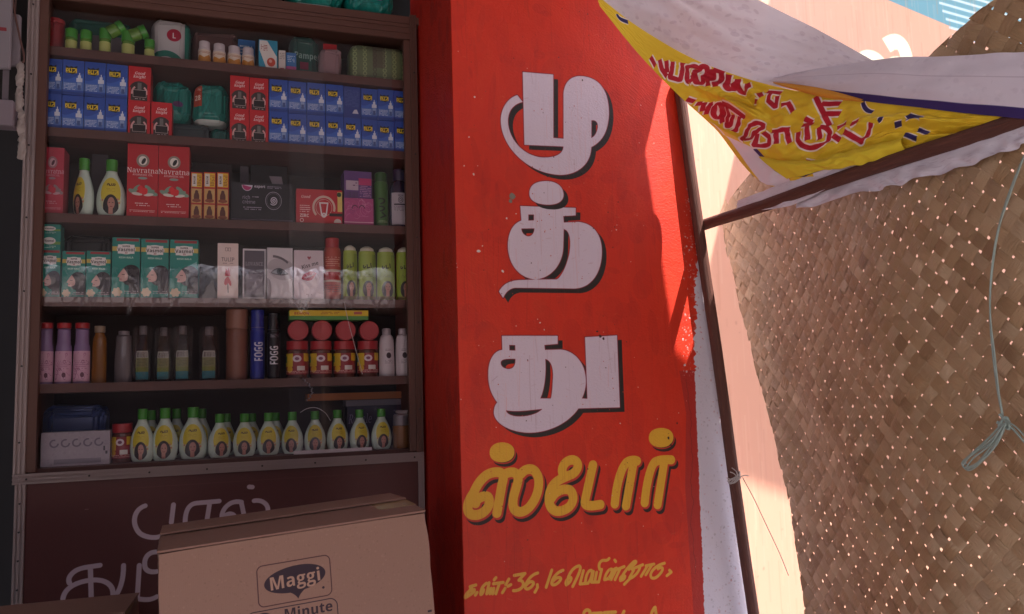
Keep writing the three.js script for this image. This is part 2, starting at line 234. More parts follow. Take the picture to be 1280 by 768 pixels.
// ------------------------------------------------------------------ awning over the shop front (above the frame)
{
  const pts = [[-3.2, 0.02], [0.4, 0.02], [1.1, 0.02], [1.156, 0.497], [1.165, 0.567], [1.391, 0.736], [1.514, 0.764], [1.65, 0.86], [1.775, 0.955], [2.5, 1.45], [2.75, 1.6], [2.75, 3.3], ...Array.from({ length: 70 }, (_, i) => [2.7 - i * 0.0843, 3.3 + rr(-0.13, 0.1)]), [-3.2, 3.3]];  // inner edge cut so its shadow outlines the sun patch on the pillar
  const s = new THREE.Shape(pts.map(([x, z]) => new THREE.Vector2(x, -z)));
  const g = new THREE.ShapeGeometry(s); g.rotateX(-Math.PI / 2);
  const p = g.attributes.position; for (let i = 0; i < p.count; i++) p.setY(i, p.getY(i) + 2.72 - 0.14 * p.getZ(i));
  g.computeVertexNormals();
  const a = thing('awning', 0, 0, 0, 'sloping tarpaulin awning stretched over the shop front', 'awning');
  mesh('tarpaulin', g, new THREE.MeshPhysicalMaterial({ color: new THREE.Color().setRGB(0.16, 0.145, 0.145), roughness: 1, transmission: 0.1, thickness: 0, side: THREE.DoubleSide }), a);
  { // ragged fringe of pale crinkled strips along the front edge
    const pos = [], idx = [];
    for (let i = 0; i < 1500; i++) { // each strip hangs inwards, so the sun from beyond strikes its face
      const x = rr(-3.2, 2.7), f = rnd(), y = 2.34 - 0.25 * f * f, z = 3.44 - 0.11 * f + rr(-0.03, 0.03), l = rr(0.05, 0.2), w = rr(0.006, 0.022), s = rr(-0.14, 0.14);
      const b = pos.length / 3; pos.push(x - w, y, z, x + w, y + rr(-0.01, 0.01), z + rr(-0.01, 0.01), x + s, y - l, z - l * rr(0.3, 1.3)); idx.push(b, b + 1, b + 2);
    }
    const g = new THREE.BufferGeometry(); g.setAttribute('position', new THREE.Float32BufferAttribute(pos, 3)); g.setIndex(idx); g.computeVertexNormals();
    mesh('fringe', g, new THREE.MeshPhysicalMaterial({ color: hex('#f2ecec'), roughness: 1, transmission: 0.25, thickness: 0, side: THREE.DoubleSide }), a).userData.kind = 'stuff';
  }
  const post = (x, z) => { const h = 2.72 - 0.14 * z; const c = new THREE.CylinderGeometry(0.025, 0.025, h, 10); c.translate(x, h / 2, z); mesh('post', c, lin(0.1, 0.06, 0.05, 0.7), a); };
  post(-3.1, 3.2); post(2.65, 3.2); post(2.68, 1.68);
}

// ------------------------------------------------------------------ iron pole and rod
const rust = new THREE.MeshStandardMaterial({
  map: canvasTex(256, 512, (g, w, h) => { g.fillStyle = '#5d372d'; g.fillRect(0, 0, w, h); speckle(g, w, h, 1600, ['#3c2320', '#7d4a39', '#6a4034', '#4a2c27', '#8f5a45'], 6); }),
  roughness: 0.75, metalness: 0.15, bumpMap: relief(fineRelief, 2), bumpScale: 0.002 });
function tube(pts, r, seg = 40, rad = 8) { return new THREE.TubeGeometry(new THREE.CatmullRomCurve3(pts.map((p) => new THREE.Vector3(...p))), seg, r, rad, false); }
{
  // foot stands out from the pillar, head rests on its face
  const foot = [1.2251, 0, 0.3732], head = [1.0301, 2.1194, 0.3460];
  const p = thing('iron_pole', ...foot, 'rusty iron pole leaning against the edge of the red pillar', 'pole');
  const H = head[1], PX = (y) => (head[0] - foot[0]) * y / H, PZ = (y) => (head[2] - foot[2]) * y / H;
  const g = new THREE.CylinderGeometry(0.0135, 0.0135, H + 0.07, 16, 30); g.translate(0, H / 2 + 0.035, 0);
  const q = g.attributes.position; for (let i = 0; i < q.count; i++) { const y = q.getY(i); q.setX(i, q.getX(i) + PX(y) + 0.0015 * n2(y * 3, 7)); q.setZ(i, q.getZ(i) + PZ(y)); }
  g.computeVertexNormals(); mesh('shaft', g, rust, p);
  const wire = [], ky = 1.2205, k0 = [PX(ky), ky, PZ(ky)];
  for (let k = 0; k < 46; k++) { const a = k * 0.7, y = ky + 0.006 * Math.sin(k * 0.9) + 0.008 * Math.cos(a); wire.push([PX(y) + Math.cos(a) * 0.0146, y, PZ(y) + Math.sin(a) * 0.0146]); }
  mesh('string_wrap', tube(wire, 0.0014, 180, 5), lin(0.4, 0.35, 0.33, 0.9), p);
  const off = (l) => l.map((v) => v.map((c, i) => c + k0[i]));
  mesh('string_tail', tube(off([[0.015, 0, 0.012], [0.035, -0.045, 0.02], [0.06, -0.11, 0.03], [0.09, -0.18, 0.035], [0.11, -0.23, 0.035]]), 0.001, 40, 5), lin(0.22, 0.2, 0.17, 0.9), p);
  for (const [x, y, z] of [[-0.024, 0.016, 0.02], [-0.03, -0.006, 0.015], [-0.012, 0.024, 0.01], [0.026, 0.004, 0.02]]) mesh('string_end', tube(off([[0, 0, 0.015], [x * 0.6, y / 2 + 0.004, 0.02], [x, y, z]]), 0.0012, 12, 5), lin(0.4, 0.34, 0.32, 0.9), p);
}
{
  const r = thing('iron_rod', 1.072, 1.828, 0.335, 'dark rusty horizontal rod holding up the banner and woven mat', 'rod');
  const g = new THREE.CylinderGeometry(0.013, 0.0135, 2.35, 16, 40); g.rotateX(Math.PI / 2); g.translate(0, 0, 1.175);
  const q = g.attributes.position; for (let i = 0; i < q.count; i++) { const z = q.getZ(i); q.setX(i, q.getX(i) + 0.04 * Math.min(1, z / 0.83) + 0.003 * n2(z * 2, 1)); q.setY(i, q.getY(i) + 0.003 * n2(z * 2.2, 4)); }
  g.computeVertexNormals(); mesh('bar', g, rust, r);
  const post = new THREE.CylinderGeometry(0.02, 0.02, 1.84, 12); post.translate(0.045, -1.828 + 0.92, 2.32); mesh('end_post', post, rust, r);
}

// ------------------------------------------------------------------ woven palm-leaf mat: every leaf strip is a ribbon going over and under
{
  const mat = thing('woven_mat', 1.125, 0, 0, 'brown woven palm-leaf mat hanging from the iron rod', 'mat');
  // outline in (Z, Y)
  const outline = [[0.2556, 1.8758], [0.2686, 1.7892], [0.2913, 1.7029], [0.2964, 1.6208], [0.3244, 1.5383], [0.3481, 1.4587], [0.3841, 1.3626], [0.4057, 1.2884], [0.4366, 1.181], [0.4478, 1.1105], [0.4617, 1.0418], [0.4747, 0.926], [0.525, 0.4], [2.25, 0.36], [2.28, 2.12], [1.5, 2.1], [1.1263, 2.0296], [1.0018, 1.9975], [0.869, 1.981], [0.6761, 1.9727], [0.3995, 1.9582], [0.3047, 1.9068]];
  const pitch = 0.0262, half = 0.0126, amp = 0.0016;
  // flares away from the pole at its far edge, swings out a little below
  const wave = (z, y) => { const f = Math.min(1, Math.max(0, (0.95 - z) / 0.5)), q = Math.max(0, 1.9 - y) / 1.5; return 0.07 * f * f * (3 - 2 * f) + 0.025 * q * q + 0.012 * n2(z * 1.3 + 4, y * 1.2) + 0.005 * n2(z * 4, y * 3); };
  const tones = []; for (let i = 0; i < 1; i++) tones.push(new THREE.MeshPhysicalMaterial({ color: 0xffffff, vertexColors: true, roughness: 0.5, bumpMap: relief(fineRelief, 1), bumpScale: 0.0012, sheen: 0 }));
  const dirs = [[Math.cos(0.82), Math.sin(0.82)], [-Math.cos(0.76), Math.sin(0.76)]];
  const base = new THREE.Color().setRGB(0.325, 0.198, 0.1), dark = new THREE.Color().setRGB(0.21, 0.115, 0.055), pale = new THREE.Color().setRGB(0.5, 0.36, 0.225), grey = new THREE.Color().setRGB(0.37, 0.265, 0.175);
  let count = 0;
  const O = [1.2, 1.2];
  // lattice: crossing (i, j) sits at O + i*e0 + j*e1
  const [a, b] = dirs; const sin = a[0] * b[1] - a[1] * b[0]; const step = pitch / Math.abs(sin);
  for (let fam = 0; fam < 2; fam++) {
    const d = dirs[fam], o = dirs[1 - fam];
    for (let i = -110; i <= 110; i++) {
      const px = O[0] + o[0] * step * i + rr(-1, 1) * 0.0007, py = O[1] + o[1] * step * i + rr(-1, 1) * 0.0007;
      const clip = (cx, cy) => { // where the line enters and leaves the outline
        const ts = [];
        for (let k = 0; k < outline.length; k++) {
          const [x0, y0] = outline[k], [x1, y1] = outline[(k + 1) % outline.length];
          const den = d[0] * (y1 - y0) - d[1] * (x1 - x0); if (Math.abs(den) < 1e-9) continue;
          const t = ((x0 - cx) * (y1 - y0) - (y0 - cy) * (x1 - x0)) / den, u = ((x0 - cx) * d[1] - (y0 - cy) * d[0]) / den;
          if (u >= 0 && u < 1) ts.push(t);
        }
        return ts.length > 1 ? [Math.min(...ts), Math.max(...ts)] : null;
      };
      {
        const hw0 = half, e = [-1, 0, 1].map((q) => clip(px - d[1] * q * hw0, py + d[0] * q * hw0)).filter(Boolean);
        if (!e.length) continue;
        const mid = clip(px, py), lims = [-1, 0, 1].map((q) => clip(px - d[1] * q * hw0, py + d[0] * q * hw0) ?? mid ?? e[0]);
        const f0 = rr(-0.001, 0.004), f1 = rr(-0.001, 0.004);
        const t0 = Math.min(...lims.map((l) => l[0])) - f0, t1 = Math.max(...lims.map((l) => l[1])) + f1; if (t1 - t0 < 0.02) continue;
        const pos = [], col = [], uv = [], idx = [];
        const tone = base.clone().lerp(rnd() < 0.22 ? dark : rnd() < 0.5 ? pale : grey, rr(0, 0.42));
        const hw = half * (rnd() < 0.2 ? rr(0.8, 0.9) : rr(0.9, 1.01)), sub = step / 3, n = Math.ceil((t1 - t0) / sub);
        let cellTone = tone, lastCell = 1e9;
        for (let m = 0; m <= n; m++) {
          const t = t0 + (t1 - t0) * m / n, cell = Math.round(t / step);
          const lift = amp * Math.cos(Math.PI * t / step) * ((i % 2 === 0) === (fam === 0) ? 1 : -1) * (fam === 0 ? 1 : 1);
          if (cell !== lastCell) { lastCell = cell; const q = rnd(); cellTone = tone.clone().lerp(q < 0.08 ? dark : q < 0.2 ? pale : tone, rr(0.2, 0.7)).multiplyScalar(rr(0.9, 1.1)); }
          const wob = 0.0013 * n2(t * 9, i * 3.1 + fam * 50), tilt = 0.0009 * n2(t * 14, i * 1.7 + 90 * fam);
          for (const s of [-1, 0, 1]) {
            const l = lims[s + 1], tc = Math.min(l[1] + f1, Math.max(l[0] - f0, t));
            const cz = px + d[0] * tc - d[1] * (s * hw + wob), cy = py + d[1] * tc + d[0] * (s * hw + wob);
            pos.push(wave(cz, cy) - lift + s * tilt - (s === 0 ? 0.0006 : 0), cy, cz);
            col.push(cellTone.r, cellTone.g, cellTone.b); uv.push(s * 0.2 + i * 0.37, t * 2);
          }
          if (m) { const q = 3 * (m - 1); for (const e of [0, 1]) idx.push(q + e, q + e + 1, q + e + 4, q + e, q + e + 4, q + e + 3); }
        }
        const g = new THREE.BufferGeometry();
        g.setAttribute('position', new THREE.Float32BufferAttribute(pos, 3)); g.setAttribute('color', new THREE.Float32BufferAttribute(col, 3)); g.setAttribute('uv', new THREE.Float32BufferAttribute(uv, 2));
        g.setIndex(idx); g.computeVertexNormals();
        tones[0].side = THREE.DoubleSide;
        mesh('leaf_strip', g, tones[0], mat); count++;
      }
    }
  }
  console.log('strips', count);
}

// ------------------------------------------------------------------ cloth banner
{
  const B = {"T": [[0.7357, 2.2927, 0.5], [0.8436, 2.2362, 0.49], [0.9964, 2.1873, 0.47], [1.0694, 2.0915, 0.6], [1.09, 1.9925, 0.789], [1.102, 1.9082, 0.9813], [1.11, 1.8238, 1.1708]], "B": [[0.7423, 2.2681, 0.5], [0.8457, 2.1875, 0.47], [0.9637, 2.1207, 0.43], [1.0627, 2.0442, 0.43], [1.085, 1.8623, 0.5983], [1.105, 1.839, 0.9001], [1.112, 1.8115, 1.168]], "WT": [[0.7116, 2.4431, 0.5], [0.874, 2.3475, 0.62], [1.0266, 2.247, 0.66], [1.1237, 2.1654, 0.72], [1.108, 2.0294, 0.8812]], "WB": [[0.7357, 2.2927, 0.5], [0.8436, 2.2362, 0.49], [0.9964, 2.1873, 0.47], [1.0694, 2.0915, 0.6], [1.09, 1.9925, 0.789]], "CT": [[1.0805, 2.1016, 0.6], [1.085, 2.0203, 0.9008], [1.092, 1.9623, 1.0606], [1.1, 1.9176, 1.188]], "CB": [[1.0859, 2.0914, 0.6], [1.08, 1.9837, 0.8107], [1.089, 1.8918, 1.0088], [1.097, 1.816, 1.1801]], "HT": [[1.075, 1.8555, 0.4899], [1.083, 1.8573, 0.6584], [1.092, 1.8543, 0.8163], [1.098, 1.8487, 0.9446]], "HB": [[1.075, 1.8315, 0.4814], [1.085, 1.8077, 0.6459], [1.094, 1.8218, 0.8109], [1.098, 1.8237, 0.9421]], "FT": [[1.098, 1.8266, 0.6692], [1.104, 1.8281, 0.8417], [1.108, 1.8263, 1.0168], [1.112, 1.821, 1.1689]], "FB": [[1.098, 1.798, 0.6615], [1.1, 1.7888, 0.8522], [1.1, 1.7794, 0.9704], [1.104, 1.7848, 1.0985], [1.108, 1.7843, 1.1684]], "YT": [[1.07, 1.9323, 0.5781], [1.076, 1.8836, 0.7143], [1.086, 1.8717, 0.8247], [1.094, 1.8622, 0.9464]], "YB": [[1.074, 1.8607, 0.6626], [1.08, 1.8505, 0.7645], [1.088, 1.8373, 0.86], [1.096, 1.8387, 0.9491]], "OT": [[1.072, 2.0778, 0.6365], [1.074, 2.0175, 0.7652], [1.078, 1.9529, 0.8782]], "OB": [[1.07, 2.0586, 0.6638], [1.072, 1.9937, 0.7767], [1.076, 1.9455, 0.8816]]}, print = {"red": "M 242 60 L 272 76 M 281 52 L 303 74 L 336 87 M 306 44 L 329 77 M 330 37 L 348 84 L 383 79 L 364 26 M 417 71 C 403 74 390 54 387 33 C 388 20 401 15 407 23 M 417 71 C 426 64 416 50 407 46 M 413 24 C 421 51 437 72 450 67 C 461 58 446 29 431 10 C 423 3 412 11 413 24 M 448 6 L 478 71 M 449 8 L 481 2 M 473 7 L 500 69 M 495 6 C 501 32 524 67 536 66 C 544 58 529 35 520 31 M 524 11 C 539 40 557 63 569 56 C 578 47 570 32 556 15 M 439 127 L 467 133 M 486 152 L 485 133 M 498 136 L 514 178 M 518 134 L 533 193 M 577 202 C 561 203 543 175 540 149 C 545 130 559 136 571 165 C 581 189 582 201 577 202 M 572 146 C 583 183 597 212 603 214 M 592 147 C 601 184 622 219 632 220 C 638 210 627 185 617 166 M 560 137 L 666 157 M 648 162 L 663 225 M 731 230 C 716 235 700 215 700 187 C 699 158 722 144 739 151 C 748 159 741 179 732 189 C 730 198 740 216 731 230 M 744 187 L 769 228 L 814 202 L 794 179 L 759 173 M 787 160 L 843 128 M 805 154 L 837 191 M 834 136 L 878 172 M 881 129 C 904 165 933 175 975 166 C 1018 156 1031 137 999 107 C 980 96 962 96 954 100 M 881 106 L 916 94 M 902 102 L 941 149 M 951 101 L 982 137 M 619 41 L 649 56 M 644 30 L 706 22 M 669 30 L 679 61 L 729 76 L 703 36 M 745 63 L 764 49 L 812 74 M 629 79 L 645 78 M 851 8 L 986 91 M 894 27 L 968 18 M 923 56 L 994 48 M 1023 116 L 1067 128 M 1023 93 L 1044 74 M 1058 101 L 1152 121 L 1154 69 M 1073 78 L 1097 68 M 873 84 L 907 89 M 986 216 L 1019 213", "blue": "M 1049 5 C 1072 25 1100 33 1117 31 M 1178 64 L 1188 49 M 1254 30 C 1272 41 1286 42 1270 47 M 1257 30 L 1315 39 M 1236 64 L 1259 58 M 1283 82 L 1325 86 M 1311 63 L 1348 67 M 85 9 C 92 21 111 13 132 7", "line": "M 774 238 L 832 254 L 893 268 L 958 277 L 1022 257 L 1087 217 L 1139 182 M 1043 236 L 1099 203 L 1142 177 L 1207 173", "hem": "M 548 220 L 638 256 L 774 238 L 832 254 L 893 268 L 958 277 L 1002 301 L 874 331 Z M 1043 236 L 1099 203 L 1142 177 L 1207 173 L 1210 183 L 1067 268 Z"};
  const V = (a) => new THREE.Vector3(...a);
  const curve = (k) => { const p = B[k].map(V), n = p.length - 1; return (t) => {
    const s = Math.min(Math.floor(t * n), n - 1), f = t * n - s, p1 = p[s], p2 = p[s + 1], p0 = p[s - 1] ?? p1.clone().multiplyScalar(2).sub(p2), p3 = p[s + 2] ?? p2.clone().multiplyScalar(2).sub(p1);
    const c = (a) => 0.5 * (2 * p1[a] + (p2[a] - p0[a]) * f + (2 * p0[a] - 5 * p1[a] + 4 * p2[a] - p3[a]) * f * f + (3 * p1[a] - p0[a] - 3 * p2[a] + p3[a]) * f * f * f);
    return V([c('x'), c('y'), c('z')]); }; };
  function flat(A, C, n = 200) { // the sheet laid flat: running length and height along it
    let l = 0, prev = null, H = 0; const s = [0], h = [];
    for (let i = 0; i <= n; i++) { const a = A(i / n), c = C(i / n), m = a.clone().lerp(c, 0.5); if (prev) { l += m.distanceTo(prev); s.push(l); } prev = m; h.push(a.distanceTo(c)); H = Math.max(H, h[i]); }
    const at = (arr, t) => { const i = Math.min(n - 1, Math.floor(t * n)), f = t * n - i; return arr[i] + (arr[i + 1] - arr[i]) * f; };
    return { l, H, s: (t) => at(s, t), h: (t) => at(h, t) };
  }
  function sheet(ka, kb, nu, nv, offset, metric) { // offset(u, v) -> [x, y, z]
    const A = curve(ka), C = curve(kb), pos = [], uv = [], idx = [], F = metric ? flat(A, C) : null;
    for (let i = 0; i <= nu; i++) { const a = A(i / nu), c = C(i / nu);
      for (let j = 0; j <= nv; j++) { const p = a.clone().lerp(c, j / nv), o = offset(i / nu, j / nv); pos.push(p.x + o[0], p.y + o[1], p.z + o[2]); if (F) uv.push(F.s(i / nu) / F.l, 1 - j / nv * F.h(i / nu) / F.H); else uv.push(i / nu, 1 - j / nv); } }
    for (let i = 0; i < nu; i++) for (let j = 0; j < nv; j++) { const q = i * (nv + 1) + j; idx.push(q, q + 1, q + nv + 1, q + 1, q + nv + 2, q + nv + 1); }
    const g = new THREE.BufferGeometry(); g.setAttribute('position', new THREE.Float32BufferAttribute(pos, 3)); g.setAttribute('uv', new THREE.Float32BufferAttribute(uv, 2)); g.setIndex(idx); g.computeVertexNormals(); return g;
  }
  const banner = thing('cloth_banner', 0, 0, 0, 'crumpled white and yellow cloth banner with red lettering draped over the rod', 'banner');
  const white = new THREE.MeshPhysicalMaterial({ color: new THREE.Color().setRGB(0.66, 0.6, 0.66), roughness: 0.85, side: THREE.DoubleSide, transmission: 0.12, thickness: 0,
    map: canvasTex(512, 256, (g, w, h) => { g.fillStyle = '#fff'; g.fillRect(0, 0, w, h); speckle(g, w, h, 500, ['#d9d0da', '#efe6ee', '#c9bcc6'], 9); }) });
  const cloth = printed(1600, 326, (g, w, h) => {
    g.fillStyle = '#e2bd2a'; g.fillRect(0, 0, w, h);
    for (let k = 0; k < 300; k++) { g.globalAlpha = 0.05; g.fillStyle = rnd() < 0.5 ? '#c99a1a' : '#f3cf4a'; g.beginPath(); g.ellipse(rnd() * w, rnd() * h, rr(10, 80), rr(5, 40), 0, 0, 7); g.fill(); }
    g.globalAlpha = 1; g.fillStyle = '#e3dae2'; g.fill(new Path2D(print.hem));
    g.strokeStyle = '#33215e'; g.lineWidth = 11; g.lineJoin = 'round'; g.stroke(new Path2D(print.line));
    g.lineCap = 'butt'; g.lineJoin = 'round';
    const red = new Path2D(print.red), blue = new Path2D(print.blue);
    g.strokeStyle = '#ecdcd6'; g.lineWidth = 26; g.stroke(red); g.lineWidth = 16; g.stroke(blue);
    g.strokeStyle = '#b5162c'; g.lineWidth = 15.5; g.stroke(red); g.strokeStyle = '#2a2058'; g.lineWidth = 11; g.stroke(blue);
  }, 0.7, { side: THREE.DoubleSide });
  // creases: sharp folds fanning out of the place where the rod pinches the cloth
  const creases = Array.from({ length: 22 }, (_, i) => ({ u: rr(0.3, 0.92), v: rr(0.05, 0.95), a: rr(-0.5, 0.5) + (i % 3 ? 0.35 : -0.5), w: rr(0.05, 0.16), h: rr(-0.028, 0.036), l: rr(0.15, 0.45) }));
  const crumple = (u, v) => { const k = Math.pow(Math.sin(Math.PI * v), 0.7) * (0.2 + 0.8 * Math.min(1, Math.max(0, (u - 0.3) * 4))) * (u > 0.93 ? (1 - u) / 0.07 : 1);
    let s = 0.01 * (1 - Math.abs(n2(u * 8, v * 2.2))) + 0.004 * n2(u * 34, v * 9);
    for (const c of creases) { const du = (u - c.u) * 3, dv = v - c.v, p = du * Math.cos(c.a) + dv * Math.sin(c.a), q = -du * Math.sin(c.a) + dv * Math.cos(c.a), e = 1 - Math.abs(p) / c.l; if (e > 0) s += c.h * Math.max(0, 1 - Math.abs(q) / c.w) * Math.min(1, e * 2); }
    return [-k * s, k * s * 0.1, k * s * 0.6]; };
  mesh('printed_panel', sheet('T', 'B', 260, 70, crumple, true), cloth, banner);
  mesh('white_panel', sheet('WT', 'WB', 60, 24, (u, v) => { const s = Math.sin(Math.PI * v) * (0.02 + 0.007 * n2(u * 3, v * 5 + 2)) + 0.004 * (1 - Math.abs(n2(u * 2 + v * 5, v * 3 - u * 2 + 7))) * Math.sin(Math.PI * v) + 0.0012 * n2(u * 14, v * 9); return [-s * 0.6, -s * 0.2, s * 0.7]; }), white, banner);
  const edgeMat = new THREE.MeshPhysicalMaterial({ roughness: 0.85, side: THREE.DoubleSide, map: canvasTex(512, 128, (g, w, h) => { g.fillStyle = '#d3c8d2'; g.fillRect(0, 0, w, h); speckle(g, w, h, 300, ['#bdb0bc', '#ded4dc'], 6); g.fillStyle = '#b5a6b4'; g.fillRect(60, 50, 452, 1.5); g.fillStyle = '#33215e'; g.beginPath(); g.moveTo(40, 128); g.lineTo(90, 110); g.lineTo(512, 108); g.lineTo(512, 128); g.fill(); }) });
  mesh('folded_edge', sheet('CT', 'CB', 50, 14, (u, v) => { const s = 0.009 * Math.sin(Math.PI * v) + 0.003 * n2(u * 5, v * 2 + 9); return [-s, 0, s * 0.4]; }), edgeMat, banner);
  const lemon = std('#dcc22e', 0.75, { side: THREE.DoubleSide });
  mesh('yellow_fold', sheet('YT', 'YB', 50, 14, (u, v) => { const s = 0.012 * Math.sin(Math.PI * v) + 0.006 * (1 - Math.abs(n2(u * 6, v * 2 + 50))) * Math.sin(Math.PI * u); return [-s, 0.002 * n2(u * 8, 3), s * 0.5]; }), lemon, banner);
  mesh('backlit_fold', sheet('OT', 'OB', 24, 6, (u, v) => [-0.006 * Math.sin(Math.PI * v), 0, 0.003]), std('#d6912c', 0.75, { side: THREE.DoubleSide }), banner);  // sun glowing through the yellow cloth is painted as orange
  mesh('white_hem', sheet('HT', 'HB', 40, 8, (u, v) => { const s = 0.004 * n2(u * 6, v * 3 + 20); return [s - 0.002, 0, 0]; }), white, banner);
  mesh('loose_hem', sheet('FT', 'FB', 60, 12, (u, v) => { const s = 0.008 * v * n2(u * 9, v * 1.5 + 30); return [s - 0.004 * v, 0.006 * v * n2(u * 7, 40), 0]; }), white, banner);
}

// plastic twine hanging over the mat
{
  const t = thing('plastic_twine', 1.09, 1.84, 1.14, 'grey-green plastic twine knotted in a bow hanging in front of the woven mat', 'twine');
  const m = std('#8d9a90', 0.5); const o = [1.09, 1.84, 1.14];
  const P = (arr) => arr.map((p) => p.map((c, i) => c - o[i]));
  for (const d of [0, 0.0024, 0.0042]) mesh('strand', tube(P([[1.07, 1.8031, 1.212], [1.07, 1.7639, 1.1874], [1.07, 1.713, 1.1559], [1.07, 1.6469, 1.127], [1.07, 1.5528, 1.1082], [1.07, 1.4688, 1.1053], [1.07, 1.4034, 1.1094], [1.07, 1.3777, 1.1134]]).map((p, i) => [p[0] - d * 0.4, p[1], p[2] + d * (0.6 + 0.5 * Math.sin(i * 2 + d * 900))]), 0.0013, 60, 5), m, t);
  mesh('knot', tube(P([[1.066, 1.3883, 1.1112], [1.066, 1.3747, 1.1228], [1.066, 1.3695, 1.108], [1.066, 1.3839, 1.1211], [1.066, 1.3678, 1.1247], [1.066, 1.3764, 1.106]]), 0.0026, 50, 6), m, t);
  mesh('loop', tube(P([[1.066, 1.3744, 1.1137], [1.066, 1.3521, 1.0889], [1.066, 1.3235, 1.0528], [1.066, 1.3102, 1.0385], [1.066, 1.3012, 1.0477], [1.066, 1.3231, 1.0806], [1.066, 1.3531, 1.1077], [1.066, 1.3746, 1.1202]]), 0.0017, 60, 5), m, t);
  mesh('loop', tube(P([[1.06, 1.3724, 1.1185], [1.06, 1.3482, 1.0989], [1.06, 1.3298, 1.0699], [1.06, 1.3138, 1.0485], [1.06, 1.3074, 1.0592], [1.06, 1.3386, 1.0953], [1.06, 1.3714, 1.1222]]), 0.0015, 60, 5), m, t);
  mesh('tail', tube(P([[1.066, 1.3769, 1.1192], [1.066, 1.3658, 1.1321], [1.066, 1.3505, 1.1456], [1.066, 1.3295, 1.1677]]), 0.0018, 40, 5), m, t);
  mesh('tail', tube(P([[1.062, 1.3795, 1.1227], [1.062, 1.3708, 1.1384], [1.062, 1.347, 1.1606]]), 0.0013, 40, 5), m, t);
  mesh('loop', tube(P([[1.056, 1.374, 1.1245], [1.056, 1.3437, 1.0992], [1.056, 1.3202, 1.0668], [1.056, 1.3048, 1.054], [1.056, 1.3137, 1.0745], [1.056, 1.3443, 1.1098], [1.056, 1.3741, 1.1271]]), 0.0013, 60, 5), m, t);
  mesh('loop', tube(P([[1.056, 1.3764, 1.126], [1.056, 1.3571, 1.1085], [1.056, 1.338, 1.0824], [1.056, 1.3196, 1.0583], [1.056, 1.3067, 1.0485], [1.056, 1.3106, 1.0659], [1.056, 1.3368, 1.1012], [1.056, 1.3764, 1.1286]]), 0.0012, 60, 5), m, t);
}

